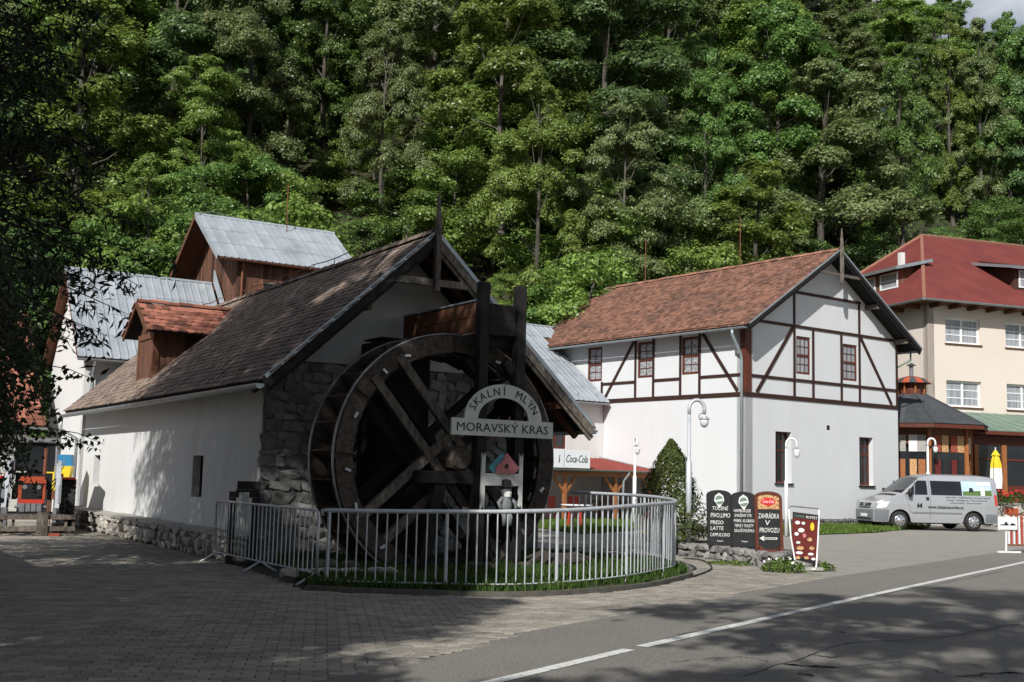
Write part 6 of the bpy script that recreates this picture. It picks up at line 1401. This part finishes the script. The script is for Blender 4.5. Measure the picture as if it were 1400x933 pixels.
# ------------------------------------------------------------------ trees round the yard
sp_ = spruce(900, 25, 4.4, 150000, .085, z0=.19, rows=52, per=13)
place_tree(sp_, (-9.75, 16.4, 0), 1, .4, 'spruce_tree', 'big dark spruce with drooping boughs shading the mill corner', None, 'tree', 'needle', 'bark_dark')
NT = [broadleaf(700 + i, (23, 14, 14)[i], (4.7, 4.3, 4.4)[i], (60000, 42000, 17000)[i], .10, cb=.30, nc=(80, 56, 27)[i], flat=(.75, .75, .6)[i], asp=.6) for i in range(3)]
for k, (x, y, s_, lab) in enumerate(((-7.9, 8.3, 1.0, 'shady leafy tree whose low branches hang before the red tiled house'), (-9.0, 2.6, 1.05, 'leafy tree on the yard edge among the street trees, behind the hanging branches'), (-8.3, -.3, .95, 'smaller leafy tree at the corner of the white yard house'), (-.9, -2.6, 1.2, 'roadside leafy tree throwing dappled shade over the road line'), (4.6, -4.4, 1.25, 'roadside leafy tree farthest along the road verge'))):
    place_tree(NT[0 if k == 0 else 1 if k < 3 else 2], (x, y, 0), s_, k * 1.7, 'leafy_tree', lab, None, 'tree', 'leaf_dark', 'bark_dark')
# house across the yard, parallel to the mill
nh = thing('yard_house', 'plain white house with brown tiled roof across the yard from the mill', 'house', mw(-18.2, -11), MILL_R)
MB().box(0, 7, 0, 15.4, 0, 6.6).build('wall', 'plaster', nh)
mb = MB(); slab(mb, (7.5, -.4, 6.7), (0, 1, 0), Vector((-4, 0, 2.4)).normalized(), 16.2, 4.664, .12); slab(mb, (-.5, 15.8, 6.7), (0, -1, 0), Vector((4, 0, 2.4)).normalized(), 16.2, 4.664, .12); mb.build('roof', 'tile_brown', nh)
MB().prism([(0, 6.6), (7, 6.6), (3.5, 8.85)], FRONT(15.0), (0, .4)).prism([(0, 6.6), (7, 6.6), (3.5, 8.85)], FRONT(0), (0, .4)).build('gable_wall', 'plaster', nh)
for a_ in (2, 5.5, 9, 12.5):
    for z_ in (1.0, 4.0): window(nh, Matrix(((0, -1, 0, 7.0), (1, 0, 0, a_), (0, 0, 1, z_), (0, 0, 0, 1))), 1.1, 1.4, 'white_paint', 'glass_dark', rec=-.05)
# low hanging branches of the first of them
hb = thing('hanging_branch', 'dark leafy branches hanging low before the tractor and red tiled roof', 'branch', (0, 0, 0))
mb = MB(); LP = []; LD = []; rr7 = random.Random(9); root = Vector((-7.8, 8.6, 6.2))
for k in range(150):
    py = rr7.uniform(290, 580); px = rr7.uniform(-110, -20) + 70 * math.exp(-((py - 450) / 80.0) ** 2) * rr7.random()
    Yd = rr7.uniform(9.2, 11.6); d = ray(px, py); p0 = Vector((0, 0, EYE)) + d * (Yd / d.y)
    L_ = rr7.uniform(.3, .7); yaw = rr7.uniform(-.6, .8); v = Vector((math.cos(yaw), math.sin(yaw) * .6, 0)); pts = [p0 + v * (L_ * t) * .75 + Vector((0, 0, -L_ * (.35 * t + .75 * t * t))) for t in (0, .25, .5, .75, 1)]
    a = root.lerp(p0, .55) + Vector((0, 0, .5)); mb.tube([root, a, p0], [.05, .02, .009], 5, cap=False); mb.tube(pts, [.008, .007, .006, .004, .002], 4, cap=False)
    for j in range(rr7.randint(30, 52)):
        t = rr7.uniform(.0, 1.0); i = min(3, int(t * 4)); q = pts[i].lerp(pts[i + 1], t * 4 - i) + Vector((rr7.gauss(0, .05), rr7.gauss(0, .05), rr7.gauss(-.02, .04))); LP.append(q); LD.append((rr7.gauss(0, .6), rr7.gauss(-.5, .5), rr7.gauss(.3, .5)))
tw2 = [G(0, 0, 9)] ; 
d = ray(60, 560); p0 = Vector((0, 0, EYE)) + d * (10.5 / d.y)
for (qx, qy) in ((143, 608), (128, 612), (100, 606), (120, 390), (145, 400), (110, 470), (130, 520)):
    d = ray(qx, qy); e = Vector((0, 0, EYE)) + d * (10.5 / d.y); d0 = ray(qx - 75, qy - 22); s0 = Vector((0, 0, EYE)) + d0 * (10.3 / d0.y); mb.tube([s0, s0.lerp(e, .5) + Vector((0, 0, .03)), e], [.007, .005, .002], 4, cap=False)
    for j in range(20): t = rr7.random() ** .8; LP.append(s0.lerp(e, t) + Vector((rr7.gauss(0, .02), rr7.gauss(0, .05), rr7.gauss(-.02, .025)))); LD.append((rr7.gauss(0, .6), rr7.gauss(-.6, .5), rr7.gauss(.3, .5)))
mb.build('twig', 'bark_dark', hb)
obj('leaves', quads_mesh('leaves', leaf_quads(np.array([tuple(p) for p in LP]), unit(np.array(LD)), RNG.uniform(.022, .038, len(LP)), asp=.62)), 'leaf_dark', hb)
